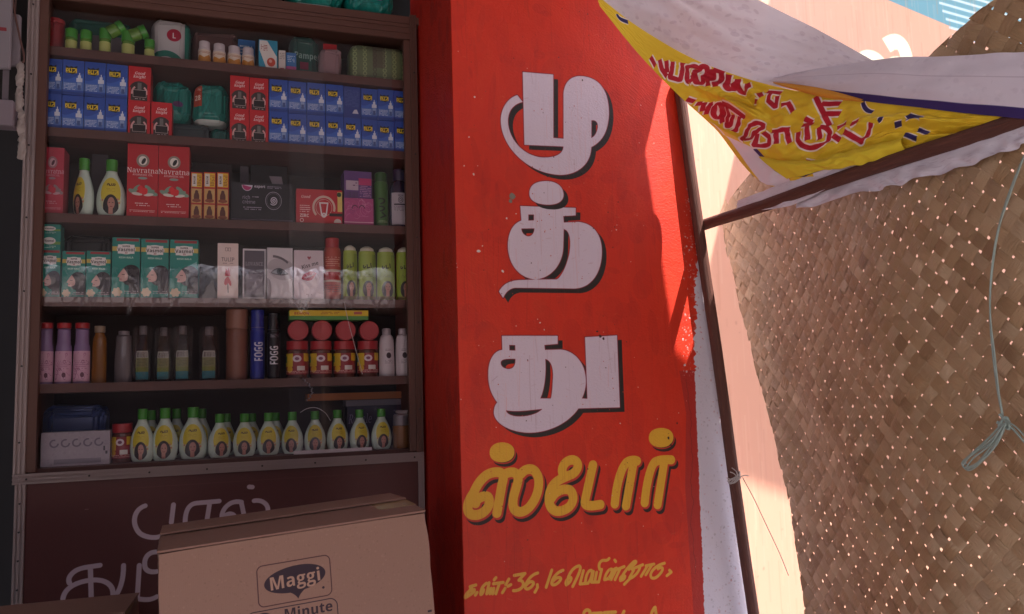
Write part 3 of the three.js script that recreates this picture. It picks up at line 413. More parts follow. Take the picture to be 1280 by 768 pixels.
// ------------------------------------------------------------------ display cabinet
const SH = { 1: 2.274, 2: 2.079, 3: 1.877, 4: 1.683, 5: 1.486, 6: 1.30 };
{
  const c = thing('display_cabinet', 0, 0.16, -0.14, 'tall glass-fronted wooden display cabinet with aluminium trim full of goods', 'cabinet');
  const at = (g) => { g.translate(0, -0.16, 0.14); return g; };
  const woodTex = canvasTex(512, 128, (g, w, h) => { g.fillStyle = '#54322c'; g.fillRect(0, 0, w, h); for (let k = 0; k < 500; k++) { g.globalAlpha = rr(0.05, 0.3); g.fillStyle = rnd() < 0.5 ? '#472823' : '#774e45'; g.fillRect(rnd() * w, rnd() * h, rr(30, 200), rr(0.5, 2)); } g.globalAlpha = 1; });
  woodTex.wrapS = woodTex.wrapT = THREE.RepeatWrapping;
  const wood = new THREE.MeshStandardMaterial({ map: woodTex, roughness: 0.6 });
  const dark = lin(0.045, 0.028, 0.025, 0.7), stile = lin(0.12, 0.05, 0.036, 0.6), alu = new THREE.MeshStandardMaterial({ color: hex('#b09c98'), roughness: 0.5, metalness: 0.3, bumpMap: relief(fineRelief, 5), bumpScale: 0.001 });
  mesh('back_panel', at(boxAt(0.9, 2.25, 0.012, 0, 1.29, -0.274)), dark, c);
  mesh('side_panel', at(boxAt(0.016, 2.25, 0.262, -0.442, 1.29, -0.137)), stile, c);
  mesh('side_panel', at(boxAt(0.016, 2.25, 0.262, 0.437, 1.29, -0.137)), stile, c);
  mesh('top_board', at(boxAt(0.92, 0.02, 0.29, -0.001, 2.425, -0.142)), stile, c);
  mesh('wooden_stile', at(boxAt(0.02, 1.1, 0.02, -0.426, 1.845, -0.012)), stile, c);
  mesh('wooden_stile', at(boxAt(0.017, 1.1, 0.02, 0.42, 1.845, -0.012)), stile, c);
  for (const k of [1, 2, 3, 4, 5]) { const g = at(boxAt(0.858, 0.021, 0.23, -0.003, SH[k] - 0.0106, -0.152)); planarUV(g, 'x', 'z', 0, 0, 1.3); mesh('shelf', g, wood, c); }
  { const g = at(boxAt(0.858, 0.021, 0.245, -0.003, SH[6] - 0.0106, -0.144)); planarUV(g, 'x', 'z', 0, 0, 1.3); mesh('shelf', g, wood, c); }
  // fluted aluminium trim: three ribs each
  const trimV = (x0, x1, y0, y1) => { const w = x1 - x0, parts = [boxAt(w, y1 - y0, 0.004, (x0 + x1) / 2, (y0 + y1) / 2, 0.002)]; for (const f of [0.12, 0.5, 0.88]) parts.push(boxAt(w * 0.2, y1 - y0, 0.004, x0 + w * f, (y0 + y1) / 2, 0.005)); return at(mergeGeometries(parts)); };
  const trimH = (x0, x1, y0, y1) => { const h = y1 - y0, parts = [boxAt(x1 - x0, h, 0.004, (x0 + x1) / 2, (y0 + y1) / 2, 0.003)]; for (const f of [0.12, 0.5, 0.88]) parts.push(boxAt(x1 - x0, h * 0.2, 0.004, (x0 + x1) / 2, y0 + h * f, 0.006)); return at(mergeGeometries(parts)); };
  const screws = (list, parent) => { for (const [x, y] of list) { const s = new THREE.CylinderGeometry(0.0022, 0.0022, 0.002, 8); s.rotateX(Math.PI / 2); s.translate(x, y, 0.0085); at(s); mesh('screw', s, lin(0.03, 0.02, 0.02, 0.6), parent); } };
  const col = (n, x0, x1, f) => Array.from({ length: n }, (_, i) => [x0 + (x1 - x0) * i / (n - 1), f]);
  const vl = mesh('trim', trimV(-0.457, -0.434, 1.293, 2.44), alu, c); screws(Array.from({ length: 7 }, (_, i) => [-0.4455, 1.36 + i * 0.165]), vl);
  const vr = mesh('trim', trimV(0.427, 0.4445, 1.293, 2.44), stile, c); screws(Array.from({ length: 5 }, (_, i) => [0.436, 1.4 + i * 0.22]), vr);
  const hb = mesh('trim', trimH(-0.457, 0.4445, 1.27, 1.2925), alu, c); screws(col(8, -0.43, 0.42, 1.281), hb);
  mesh('trim', trimH(-0.4335, 0.4265, 2.37, 2.412), stile, c);
  const ll = mesh('trim', trimV(-0.452, -0.431, 0.17, 1.2695), alu, c); screws(Array.from({ length: 8 }, (_, i) => [-0.441, 1.23 - i * 0.06]), ll);
  mesh('trim', trimV(0.43, 0.4445, 0.17, 1.2695), alu, c);
  // lower panel with chalky white lettering
  const panelTex = canvasTex(1024, 1280, (g, w, h) => {
    g.scale(w / 860, w / 860); g.fillStyle = '#56231f'; g.fillRect(0, 0, 860, 1100);
    for (let k = 0; k < 5000; k++) { g.globalAlpha = rr(0.05, 0.25); g.fillStyle = ['#3d1715', '#70332c', '#5f2a24', '#351311'][Math.floor(rnd() * 4)]; g.fillRect(rnd() * 860, rnd() * 1100, rr(1, 9), rr(0.5, 1.5)); }
    g.globalAlpha = 0.9; g.strokeStyle = '#d2bcc6'; g.lineWidth = 10.5; g.lineCap = 'round'; g.lineJoin = 'round'; g.stroke(new Path2D(L.milk)); g.stroke(new Path2D(L.tamil));
    g.globalAlpha = 0.35; g.fillStyle = '#7d5350'; g.fillRect(200, 22, 560, 1.2); g.globalAlpha = 0.6; g.fillStyle = '#a58a8a'; g.fillRect(112, 62, 8, 1.6); g.globalAlpha = 1;
  });
  const lp = boxAt(0.862, 1.1, 0.012, -0.0005, 0.72, -0.01); planarUV(lp, 'x', 'y', -0.43, 1.27 - 0.86 * 1.25, 1); at(lp);
  panelTex.repeat.set(1 / 0.86, 1 / (0.86 * 1.25));
  mesh('lower_panel', lp, new THREE.MeshStandardMaterial({ map: panelTex, roughness: 0.55 }), c);
  // two sliding panes
  const glass = new THREE.MeshPhysicalMaterial({ color: 0xffffff, roughness: 0, transmission: 1, thickness: 0, ior: 1.55 });
  const pane = (x0, x1, z) => { const g = new THREE.PlaneGeometry(x1 - x0, 1.07); g.translate((x0 + x1) / 2, 1.832, z); return at(g); };
  mesh('glass_pane', pane(-0.416, 0.205, -0.024), glass, c);
  const right = mesh('glass_pane', pane(0.12, 0.411, -0.031), glass, c), mark = std('#cfc6c8', 0.7);
  for (const l of [[[0.2528, 1.6736, -0.0225], [0.2643, 1.6189, -0.0225], [0.2797, 1.5583, -0.0225], [0.297, 1.4917, -0.0225]], [[0.1447, 1.4016, -0.0225], [0.1618, 1.4107, -0.0225], [0.1829, 1.4118, -0.0225], [0.204, 1.3993, -0.0225], [0.2174, 1.3792, -0.0225]]]) mesh('pane_line', at(tube(l, 0.0007, 24, 4)), mark, right);  // pale lines on the pane, one straight and one arched
}

// ------------------------------------------------------------------ goods: prints
const F = (px, style = 'bold') => `${style} ${px}px sans-serif`;
function woman(g, x, y, s, bg) { // a small generic portrait print: dark hair around a face
  if (bg) { g.fillStyle = bg; g.fillRect(x - s, y - s, 2 * s, 2 * s); }
  g.fillStyle = '#1d1413'; g.beginPath(); g.ellipse(x, y + s * 0.15, s * 0.72, s * 0.95, 0, 0, 7); g.fill();
  g.fillStyle = '#b98272'; g.beginPath(); g.ellipse(x + s * 0.04, y - s * 0.1, s * 0.34, s * 0.48, 0, 0, 7); g.fill(); g.fillRect(x - s * 0.2, y + s * 0.2, s * 0.4, s * 0.8);
  g.fillStyle = '#3a2320'; g.fillRect(x - s * 0.2, y - s * 0.18, s * 0.14, s * 0.06); g.fillRect(x + s * 0.12, y - s * 0.18, s * 0.14, s * 0.06); g.fillStyle = '#8e3b3b'; g.fillRect(x - s * 0.08, y + s * 0.14, s * 0.24, s * 0.06);
}
const tiny = (g, x, y, w, rows, color, lh = 5) => { g.fillStyle = color; for (let r = 0; r < rows; r++) { let u = x; while (u < x + w) { const q = rr(2, 9); if (rnd() < 0.8) g.fillRect(u, y + r * lh, Math.min(q, x + w - u), lh * 0.45); u += q + 1.5; } } };
const M = {};
M.blue = printed(112, 176, (g, w, h) => {
  g.fillStyle = '#2b4fa8'; g.fillRect(0, 0, w, h); g.fillStyle = '#3c66c0'; g.beginPath(); g.moveTo(0, 95); g.bezierCurveTo(30, 110, 60, 80, w, 62); g.lineTo(w, 120); g.lineTo(0, 150); g.fill();
  g.fillStyle = '#5878bd'; g.fillRect(0, 112, w, 40); g.fillStyle = '#22418d'; g.fillRect(0, 160, w, 16);
  // black burst with yellow lettering
  g.fillStyle = '#14141c'; g.beginPath(); g.moveTo(14, 28); g.lineTo(32, 36); g.lineTo(44, 30); g.lineTo(56, 36); g.lineTo(76, 28); g.lineTo(72, 62); g.lineTo(54, 72); g.lineTo(22, 66); g.closePath(); g.fill();
  g.strokeStyle = '#f2cf2a'; g.lineWidth = 5; g.stroke(new Path2D('M18 46 C16 60 30 60 28 50 C26 42 20 44 18 52 M34 42 L34 60 L46 60 M46 42 L46 62 M52 44 C62 38 70 44 66 52 L54 60 M70 42 L70 62'));
  g.strokeStyle = '#f2cf2a'; g.lineWidth = 2.5; g.strokeRect(17, 42, 56, 21);
  // refill bottle picture
  g.fillStyle = '#d8dbe6'; g.fillRect(80, 74, 16, 14); g.fillRect(72, 88, 32, 20); g.fillStyle = '#8fa4cf'; g.fillRect(77, 110, 22, 28); g.fillStyle = '#41568f'; g.fillRect(80, 124, 16, 24); g.fillStyle = '#e6eaf3'; g.fillRect(86, 62, 5, 14);
  tiny(g, 8, 118, 60, 5, '#cfd8ee', 7);
});
M.blueSide = std('#2b4fa8', 0.45);
M.blueS = printed(112, 176, (g, w, h) => { g.fillStyle = '#33468c'; g.fillRect(0, 0, w, h); tiny(g, 10, 20, 90, 12, '#5468a8', 8); g.fillStyle = '#c9c9d6'; g.beginPath(); g.moveTo(56, 150); g.lineTo(70, 128); g.lineTo(86, 126); g.lineTo(98, 150); g.fill(); });
M.goodk = printed(112, 176, (g, w, h) => {
  g.fillStyle = '#c4141f'; g.fillRect(0, 0, w, h); g.fillStyle = '#ecd9d6'; g.font = 'italic bold 20px serif'; g.fillText('Good', 56, 34); g.font = 'italic bold 19px serif'; g.fillText('knight', 54, 52);
  g.fillStyle = '#3a2a2a'; g.beginPath(); g.arc(56, 130, 54, Math.PI, 0); g.lineTo(w, h); g.lineTo(0, h); g.fill(); g.strokeStyle = '#d9a3a0'; g.lineWidth = 9; g.beginPath(); g.arc(56, 138, 38, Math.PI * 0.95, Math.PI * 1.3); g.stroke(); g.beginPath(); g.arc(56, 138, 38, Math.PI * 1.7, Math.PI * 2.05); g.stroke();
  g.fillStyle = '#6d6a66'; g.fillRect(46, 84, 20, 36); g.fillStyle = '#1c0c0e'; g.fillRect(24, 122, 66, 36); g.strokeStyle = '#c9b5b0'; g.lineWidth = 2; g.strokeRect(24, 122, 66, 36); g.fillStyle = '#c4141f'; g.fillRect(96, 96, 16, 80); g.fillRect(0, 110, 12, 66); tiny(g, 34, 166, 50, 1, '#e6d6d0', 6);
});
M.redSide = std('#c4141f', 0.45);
M.nav = printed(160, 384, (g, w, h) => {
  g.fillStyle = '#b81420'; g.fillRect(0, 0, w, h); g.fillStyle = '#8f8578'; g.beginPath(); g.ellipse(80, 86, 34, 34, 0, 0, 7); g.fill(); g.fillStyle = '#e6ded6'; g.beginPath(); g.ellipse(80, 86, 22, 24, 0, 0, 7); g.fill(); g.fillStyle = '#1b1414'; g.beginPath(); g.ellipse(84, 88, 9, 18, 0.5, 0, 7); g.fill();
  g.fillStyle = '#eadfdc'; g.font = '37px serif'; g.fillText('Navratna', 80, 138); g.font = '15px sans-serif'; g.fillText('AYURVEDIC OIL', 80, 160); g.fillStyle = '#8a9a90'; g.beginPath(); g.ellipse(80, 178, 24, 7, 0, 0, 7); g.fill();
  g.fillStyle = '#7d9a86'; for (const [x, y, r] of [[30, 250, 0.4], [50, 232, -0.7], [120, 250, -0.4], [112, 232, 0.7], [136, 258, 0.2]]) { g.beginPath(); g.ellipse(x, y, 25, 11, r, 0, 7); g.fill(); } g.fillStyle = '#d8cfc6'; g.beginPath(); g.ellipse(52, 262, 28, 8, 0.1, 0, 7); g.ellipse(112, 264, 26, 8, -0.1, 0, 7); g.fill();
  g.fillStyle = '#e0242b'; for (let k = 0; k < 8; k++) { g.beginPath(); g.ellipse(80 + Math.cos(k) * 13, 240 + Math.sin(k * 1.3) * 12, 14, 11, k, 0, 7); g.fill(); }
  tiny(g, 42, 308, 76, 2, '#e2cfc9', 11); g.fillStyle = '#e2cfc9'; g.fillRect(14, 346, 132, 2); tiny(g, 16, 352, 128, 1, '#e2cfc9', 7);
});
M.navp = printed(128, 352, (g, w, h) => { g.drawImage(M.nav.map.image, 0, 0, w, h); g.globalAlpha = 0.45; g.fillStyle = '#b55a78'; g.fillRect(0, 0, w, h); g.globalAlpha = 1; });
const balmPic = (g, x, y) => { g.fillStyle = '#caa060'; g.fillRect(x, y, 60, 76); g.fillStyle = '#5d2b22'; g.beginPath(); g.ellipse(x + 30, y + 44, 15, 28, 0, 0, 7); g.fill(); g.beginPath(); g.arc(x + 30, y + 18, 9, 0, 7); g.fill(); g.fillStyle = '#8a4a30'; g.beginPath(); g.ellipse(x + 30, y + 62, 24, 9, 0, 0, 7); g.fill(); g.strokeStyle = '#b3301f'; g.lineWidth = 4; g.strokeRect(x, y, 60, 76); };
M.balm = printed(64, 80, (g) => { balmPic(g, 2, 2); });
M.balmTop = printed(64, 80, (g, w, h) => { g.fillStyle = '#e0b32a'; g.fillRect(0, 0, w, h); g.fillStyle = '#c02a1c'; g.fillRect(0, 0, w, 5); g.fillRect(0, h - 5, w, 5); g.fillRect(0, 0, 4, h); g.fillRect(w - 4, 0, 4, h); g.fillStyle = '#d8d0c8'; g.fillRect(6, 8, 26, 64); g.fillStyle = '#4a2a22'; g.font = 'bold 15px sans-serif'; g.save(); g.translate(19, 40); g.rotate(-1.57); g.fillText('BALM', 0, 0); g.restore(); tiny(g, 36, 16, 22, 7, '#8a3a1c', 8); });
M.balmSide = std('#b0351e', 0.5);
M.black = printed(384, 224, (g, w, h) => {
  g.fillStyle = '#19161d'; g.fillRect(0, 0, w, h); g.fillStyle = '#cfc6d4'; g.beginPath(); g.arc(96, 14, 34, 0, Math.PI); g.fill(); g.fillStyle = '#b0306a'; g.beginPath(); g.arc(96, 14, 30, 0.4, Math.PI); g.fill();
  g.fillStyle = '#cfc6d4'; g.textAlign = 'left'; g.font = 'bold 22px sans-serif'; g.fillText('expert', 140, 20); tiny(g, 222, 16, 90, 2, '#a99eb0', 8); g.font = '29px sans-serif'; g.fillText('rich', 66, 84); g.fillText('crème', 66, 110); tiny(g, 128, 78, 40, 1, '#bfb4c4', 10); tiny(g, 66, 138, 120, 2, '#a99eb0', 11);
  g.strokeStyle = '#cfc6d4'; g.lineWidth = 2.4; g.beginPath(); g.arc(262, 98, 50, 0, 7); g.stroke(); g.lineWidth = 1; g.beginPath(); g.arc(262, 98, 42, 0, 7); g.stroke(); g.lineWidth = 6; g.beginPath(); for (let a = 0; a < 15; a += 0.2) g.lineTo(262 + Math.cos(a) * a * 1.7, 98 + Math.sin(a) * a * 1.7); g.stroke(); g.fillStyle = '#6c6272'; g.fillRect(0, 206, w, 6);
});
M.blackSide = std('#19161d', 0.4); M.greyTop = std('#b9b0b8', 0.5);
M.chev = printed(224, 128, (g, w, h) => { g.fillStyle = '#1b171c'; g.fillRect(0, 0, w, h); g.fillStyle = '#b9adb6'; g.beginPath(); g.moveTo(112, 20); g.lineTo(190, 20); g.lineTo(204, 44); g.lineTo(180, 84); g.lineTo(130, 84); g.lineTo(150, 50); g.fill(); g.fillStyle = '#1b171c'; g.beginPath(); g.arc(172, 48, 10, 0, 7); g.fill(); tiny(g, 90, 106, 120, 2, '#cfc4cb', 9); });
M.zip = printed(288, 208, (g, w, h) => {
  g.fillStyle = '#bd1726'; g.fillRect(0, 0, w, h); g.strokeStyle = '#d7b6a6'; g.lineWidth = 14; g.beginPath(); g.arc(172, 108, 66, 2.4, 6.6); g.stroke(); g.lineWidth = 3; g.beginPath(); g.arc(172, 108, 50, 0, 7); g.stroke(); g.strokeStyle = '#e6dada'; g.lineWidth = 9; g.stroke(new Path2D('M146 80 L196 80 L186 150 C180 168 162 168 158 150 Z')); g.beginPath(); g.arc(172, 150, 8, 0, 7); g.stroke();
  g.fillStyle = '#ecd9d6'; g.font = 'bold 26px sans-serif'; g.textAlign = 'left'; g.fillText('ZIRC', 22, 158); tiny(g, 22, 96, 64, 4, '#ecc9c4', 12); g.font = 'italic bold 22px serif'; g.fillText('Good', 28, 46); g.beginPath(); g.strokeStyle = '#ecd9d6'; g.lineWidth = 4; g.arc(34, 186, 10, 0, 7); g.stroke();
  g.fillStyle = '#e0c268'; g.fillRect(258, 10, 30, 120); g.fillStyle = '#2c4a22'; g.beginPath(); g.arc(268, 26, 14, 0, 7); g.fill(); g.fillStyle = '#1d1012'; g.fillRect(206, 140, 82, 18); g.fillStyle = '#c9b9b2'; g.beginPath(); g.arc(258, 196, 24, Math.PI, 0); g.fill();
});
M.purple = printed(192, 160, (g, w, h) => { g.fillStyle = '#b0447c'; g.fillRect(0, 0, w, h); for (let k = 0; k < 26; k++) { g.globalAlpha = 0.35; g.strokeStyle = ['#d98ab0', '#7c2a6e', '#e2a6b8'][k % 3]; g.lineWidth = rr(2, 5); g.beginPath(); g.arc(rr(20, 170), rr(20, 130), rr(8, 40), rr(0, 6), rr(3, 9)); g.stroke(); } g.globalAlpha = 1; g.fillStyle = '#e6b9c9'; g.fillRect(0, 138, w, 4); g.strokeStyle = '#3c1438'; g.lineWidth = 5; g.beginPath(); g.arc(70, 60, 18, 3, 6); g.stroke(); g.beginPath(); g.arc(116, 60, 18, 3.3, 6.2); g.stroke(); });
M.purpleUp = printed(192, 160, (g, w, h) => { g.fillStyle = '#5f3a78'; g.fillRect(0, 0, w, h); g.fillStyle = '#b8326a'; g.fillRect(100, 40, 90, 40); g.fillStyle = '#b9a3b4'; g.fillRect(12, 56, 86, 56); g.fillStyle = '#4a3a52'; for (let x = 18; x < 92; x += rr(3, 7)) g.fillRect(x, 120, rr(1, 3), 36); tiny(g, 108, 84, 80, 7, '#c08ab0', 10); tiny(g, 60, 66, 30, 2, '#5a3a60', 14); });
M.vs = (w, h, tall) => printed(w, h, (g) => {
  g.fillStyle = '#0f8478'; g.fillRect(0, 0, w, h); g.fillStyle = '#9a2a30'; g.fillRect(w * 0.15, 4, w * 0.8, 13); const py = tall ? h * 0.19 : h * 0.22;
  g.fillStyle = '#c9b25a'; g.fillRect(0, py - 12, w, 22); g.fillStyle = '#e9e2e0'; g.beginPath(); g.ellipse(w * 0.5, py, w * 0.34, 25, 0, 0, 7); g.fill(); g.fillRect(w * 0.2, py - 22, w * 0.6, 44);
  g.fillStyle = '#2a2422'; g.font = F(12); g.fillText('SUPER', w / 2, py - 13); g.font = F(23); g.fillText('Vasmol', w / 2, py + 3); g.fillStyle = '#8a2a2a'; g.font = F(12); g.fillText('33', w / 2, py + 17); g.fillStyle = '#cfe0d2'; g.font = F(13); g.fillText('KESH KALA', w / 2, py + 40);
  const y = h * (tall ? 0.62 : 0.64), s = w * 0.34; // a profile with a dark head of hair
  g.fillStyle = '#20161a'; g.beginPath(); g.ellipse(w * 0.68, y, s * 1.05, s * 1.15, 0.3, 0, 7); g.fill(); g.fillRect(w * 0.62, y, w * 0.38, h * 0.3);
  g.fillStyle = '#d1a49a'; g.beginPath(); g.moveTo(w * 0.42, y - s * 0.75); g.quadraticCurveTo(w * 0.26, y - s * 0.2, w * 0.2, y + s * 0.2); g.lineTo(w * 0.28, y + s * 0.28); g.lineTo(w * 0.26, y + s * 0.65); g.quadraticCurveTo(w * 0.4, y + s * 0.85, w * 0.55, y + s * 0.55); g.quadraticCurveTo(w * 0.66, y, w * 0.42, y - s * 0.75); g.fill(); g.fillStyle = '#3a2224'; g.fillRect(w * 0.36, y - s * 0.1, w * 0.1, 3); g.fillStyle = '#a8444a'; g.fillRect(w * 0.27, y + s * 0.4, w * 0.09, 4);
  g.fillStyle = '#d8bfa0'; for (let k = 0; k < 6; k++) { g.beginPath(); g.ellipse(w * 0.2 + Math.cos(k) * 12, h * 0.9 + Math.sin(k) * 11, 12, 9, k, 0, 7); g.fill(); } tiny(g, w * 0.45, h * 0.88, w * 0.5, 2, '#bfb0b4', 9);
});
M.vsS = M.vs(128, 256, false); M.vsL = M.vs(128, 288, true); M.greenSide = std('#0f8478', 0.45);
M.vsT = printed(128, 84, (g, w, h) => { g.fillStyle = '#0f8478'; g.fillRect(0, 0, w, h); g.fillStyle = '#6f9a4a'; g.fillRect(0, 40, w, 16); g.fillStyle = '#e3dedc'; g.beginPath(); g.ellipse(58, 36, 40, 20, 0, 0, 7); g.fill(); g.fillStyle = '#3a3230'; g.font = F(17); g.fillText('Vasmol', 58, 36); tiny(g, 20, 64, 80, 2, '#c7dcd0', 8); });
M.tulip = printed(112, 288, (g, w, h) => { g.fillStyle = '#e4ccc6'; g.fillRect(0, 0, w, h); g.strokeStyle = '#6a4a4a'; g.lineWidth = 1.6; g.strokeRect(42, 24, 12, 16); g.strokeRect(58, 24, 12, 16); g.fillStyle = '#5a3a3c'; g.font = '27px sans-serif'; g.fillText('TULIP', 56, 84); tiny(g, 28, 102, 56, 1, '#a08080', 8); g.fillStyle = '#c0303e'; g.beginPath(); g.moveTo(40, 170); g.lineTo(44, 130); g.lineTo(54, 142); g.lineTo(62, 124); g.lineTo(70, 170); g.fill(); g.beginPath(); g.ellipse(50, 196, 12, 22, 0.4, 0, 7); g.ellipse(64, 200, 8, 22, -0.4, 0, 7); g.fill(); g.strokeStyle = '#5a4a4c'; g.lineWidth = 5; g.beginPath(); g.moveTo(56, 210); g.lineTo(58, 256); g.stroke(); });
M.lov = printed(128, 224, (g, w, h) => { g.fillStyle = '#d9d2d6'; g.fillRect(0, 0, w, h); g.fillStyle = '#5b525c'; g.fillRect(8, 8, w - 16, h - 20); g.fillStyle = '#b3a8b2'; g.font = '21px serif'; g.fillText('LOVANCE', 64, 66); g.fillStyle = '#7d737d'; g.fillRect(20, 110, 90, 90); });
M.eye = printed(160, 288, (g, w, h) => { g.fillStyle = '#cdc3c8'; g.fillRect(0, 0, w, h); g.fillStyle = '#b3a8ae'; g.beginPath(); g.ellipse(90, 120, 90, 60, 0.2, 0, 7); g.fill(); g.strokeStyle = '#5a5058'; g.lineWidth = 13; g.beginPath(); g.moveTo(36, 48); g.quadraticCurveTo(90, 50, 130, 84); g.stroke(); g.lineWidth = 6; g.fillStyle = '#8f959c'; g.beginPath(); g.moveTo(24, 140); g.quadraticCurveTo(76, 90, 128, 146); g.quadraticCurveTo(76, 160, 24, 140); g.fill(); g.stroke(); g.fillStyle = '#3c464e'; g.beginPath(); g.arc(78, 132, 18, 0, 7); g.fill(); g.fillStyle = '#11181c'; g.beginPath(); g.arc(78, 132, 8, 0, 7); g.fill(); g.fillStyle = '#8d838a'; g.beginPath(); g.moveTo(0, 170); g.quadraticCurveTo(40, 180, 20, 288); g.lineTo(0, 288); g.fill(); });
M.kiss = printed(192, 288, (g, w, h) => { g.fillStyle = '#d6c3cb'; g.fillRect(0, 0, w, h); g.save(); g.translate(104, 86); g.rotate(-0.27); g.fillStyle = '#3a2a30'; g.font = 'bold 31px sans-serif'; g.fillText('Kiss me', 0, 0); g.restore(); g.fillStyle = '#9a3044'; g.beginPath(); g.moveTo(98, 56); g.lineTo(86, 40); g.lineTo(92, 34); g.lineTo(99, 40); g.lineTo(106, 34); g.lineTo(112, 42); g.fill(); g.save(); g.translate(98, 152); g.rotate(-0.3); g.fillStyle = '#b8243f'; g.beginPath(); g.moveTo(-52, 0); g.quadraticCurveTo(-24, -34, -4, -22); g.quadraticCurveTo(24, -36, 52, -2); g.quadraticCurveTo(0, 52, -52, 0); g.fill(); g.fillStyle = '#d6c3cb'; g.beginPath(); g.moveTo(-40, 1); g.quadraticCurveTo(0, -8, 40, 0); g.quadraticCurveTo(0, 10, -40, 1); g.fill(); for (let k = 0; k < 14; k++) { g.strokeStyle = '#d6b3bf'; g.lineWidth = 1.4; g.beginPath(); g.moveTo(rr(-40, 40), rr(-16, -8)); g.lineTo(rr(-40, 40), rr(8, 24)); g.stroke(); } g.restore(); tiny(g, 80, 256, 40, 2, '#8a5a68', 9); });
M.whiteSide = std('#d6c8cc', 0.5);
M.boxA = printed(112, 176, (g, w, h) => { g.fillStyle = '#2a8fb0'; g.fillRect(0, 0, w, h); g.fillStyle = '#e3dad6'; g.beginPath(); g.moveTo(4, 4); g.lineTo(50, 4); g.lineTo(108, 90); g.lineTo(108, 172); g.lineTo(50, 172); g.lineTo(4, 60); g.fill(); g.fillStyle = '#c8432a'; g.beginPath(); g.arc(74, 124, 25, 0, 7); g.fill(); g.fillStyle = '#e2a59a'; g.beginPath(); g.arc(70, 118, 10, 0, 7); g.fill(); tiny(g, 12, 30, 40, 4, '#a03a30', 9); });
M.boxW = printed(64, 128, (g, w, h) => { g.fillStyle = '#d6ccc8'; g.fillRect(0, 0, w, h); tiny(g, 8, 16, 48, 4, '#9a8a88', 10); g.fillStyle = '#a03a48'; g.fillRect(14, 104, 36, 10); });
M.boxBP = printed(96, 128, (g, w, h) => { g.fillStyle = '#2f6fb0'; g.fillRect(0, 0, w, h); g.fillStyle = '#b04a88'; g.fillRect(0, 86, w, 42); tiny(g, 10, 20, 70, 4, '#cfe0ef', 11); });
M.yellowBox = printed(384, 56, (g, w, h) => { g.fillStyle = '#d8b51c'; g.fillRect(0, 0, w, 34); g.fillStyle = '#4f8a3c'; g.fillRect(0, 34, w, 22); g.fillStyle = '#a3201c'; g.font = 'bold 20px sans-serif'; g.fillText('BEMON', 58, 18); tiny(g, 150, 10, 90, 2, '#a35a1c', 9); g.fillStyle = '#b0524a'; g.fillRect(312, 8, 40, 16); });
M.pale = printed(320, 176, (g, w, h) => { g.fillStyle = '#a79aa4'; g.fillRect(0, 0, w, h); speckle(g, w, h, 300, ['#8f828e', '#bcb0b8'], 8); g.strokeStyle = '#75687a'; g.lineWidth = 8; for (let k = 0; k < 5; k++) { g.beginPath(); g.arc(60 + k * 52, 58, 18, 0, 5); g.stroke(); } g.fillStyle = '#857a86'; g.fillRect(60, 140, 220, 26); g.fillStyle = '#4a4450'; g.fillRect(290, 80, 8, 24); g.fillRect(300, 106, 10, 16); });
M.orange = std('#b86a34', 0.6); M.greyflat = std('#8d8592', 0.6);
M.pbox = printed(256, 96, (g, w, h) => { g.fillStyle = '#2d2648'; g.fillRect(0, 0, w, h); g.fillStyle = '#9a90b4'; g.font = 'italic 30px serif'; g.fillText('Royale', 50, 30); tiny(g, 190, 12, 50, 6, '#6f6690', 9); });
// wrap labels
M.shampoo = printed(192, 288, (g, w, h) => { g.fillStyle = '#d2ddcf'; g.fillRect(0, 0, w, h); g.fillStyle = '#d6c23a'; g.beginPath(); g.ellipse(96, 130, 88, 128, 0, 0, 7); g.fill(); g.fillStyle = '#c9cfa8'; g.fillRect(0, 175, w, 113); g.fillStyle = '#d6c23a'; g.beginPath(); g.ellipse(96, 120, 80, 70, 0, 0, 7); g.fill(); g.strokeStyle = '#3a1c18'; g.lineWidth = 7; g.stroke(new Path2D('M64 66 C60 50 78 44 78 62 M82 50 L84 66 L98 64 M104 48 C96 60 108 70 112 60 M116 46 L118 66 M124 52 C136 44 136 66 124 64')); tiny(g, 56, 88, 80, 3, '#b89a1e', 11); for (const [x, y] of [[24, 180], [40, 196], [160, 170], [172, 196]]) { g.fillStyle = '#c98a6a'; g.beginPath(); g.arc(x, y, 9, 0, 7); g.fill(); } woman(g, 98, 212, 96); }, 0.35);
M.lime = printed(160, 288, (g, w, h) => { g.fillStyle = '#93a83a'; g.fillRect(0, 0, w, h); g.fillStyle = '#7f9830'; g.fillRect(110, 0, 50, h); g.strokeStyle = '#23281a'; g.lineWidth = 7; g.stroke(new Path2D('M50 70 C40 90 62 96 62 76 M74 66 L76 88 L94 84 M100 56 L104 86')); tiny(g, 50, 130, 60, 2, '#6a7a2a', 10); woman(g, 84, 216, 58); g.fillStyle = '#7a6a30'; g.fillRect(0, 270, w, 18); }, 0.35);
M.pinkLabel = printed(192, 192, (g, w, h) => { g.fillStyle = '#cf9fb6'; g.fillRect(0, 0, w, h); for (let k = 0; k < 16; k++) { g.strokeStyle = k % 2 ? '#a85a86' : '#7a3a60'; g.lineWidth = rr(2, 4); g.beginPath(); g.arc(rr(20, 170), rr(20, 170), rr(6, 22), rr(0, 5), rr(3, 8)); g.stroke(); } g.fillStyle = '#5c2440'; g.beginPath(); g.arc(110, 150, 16, 0, 7); g.fill(); tiny(g, 40, 60, 110, 5, '#a86a88', 12); });
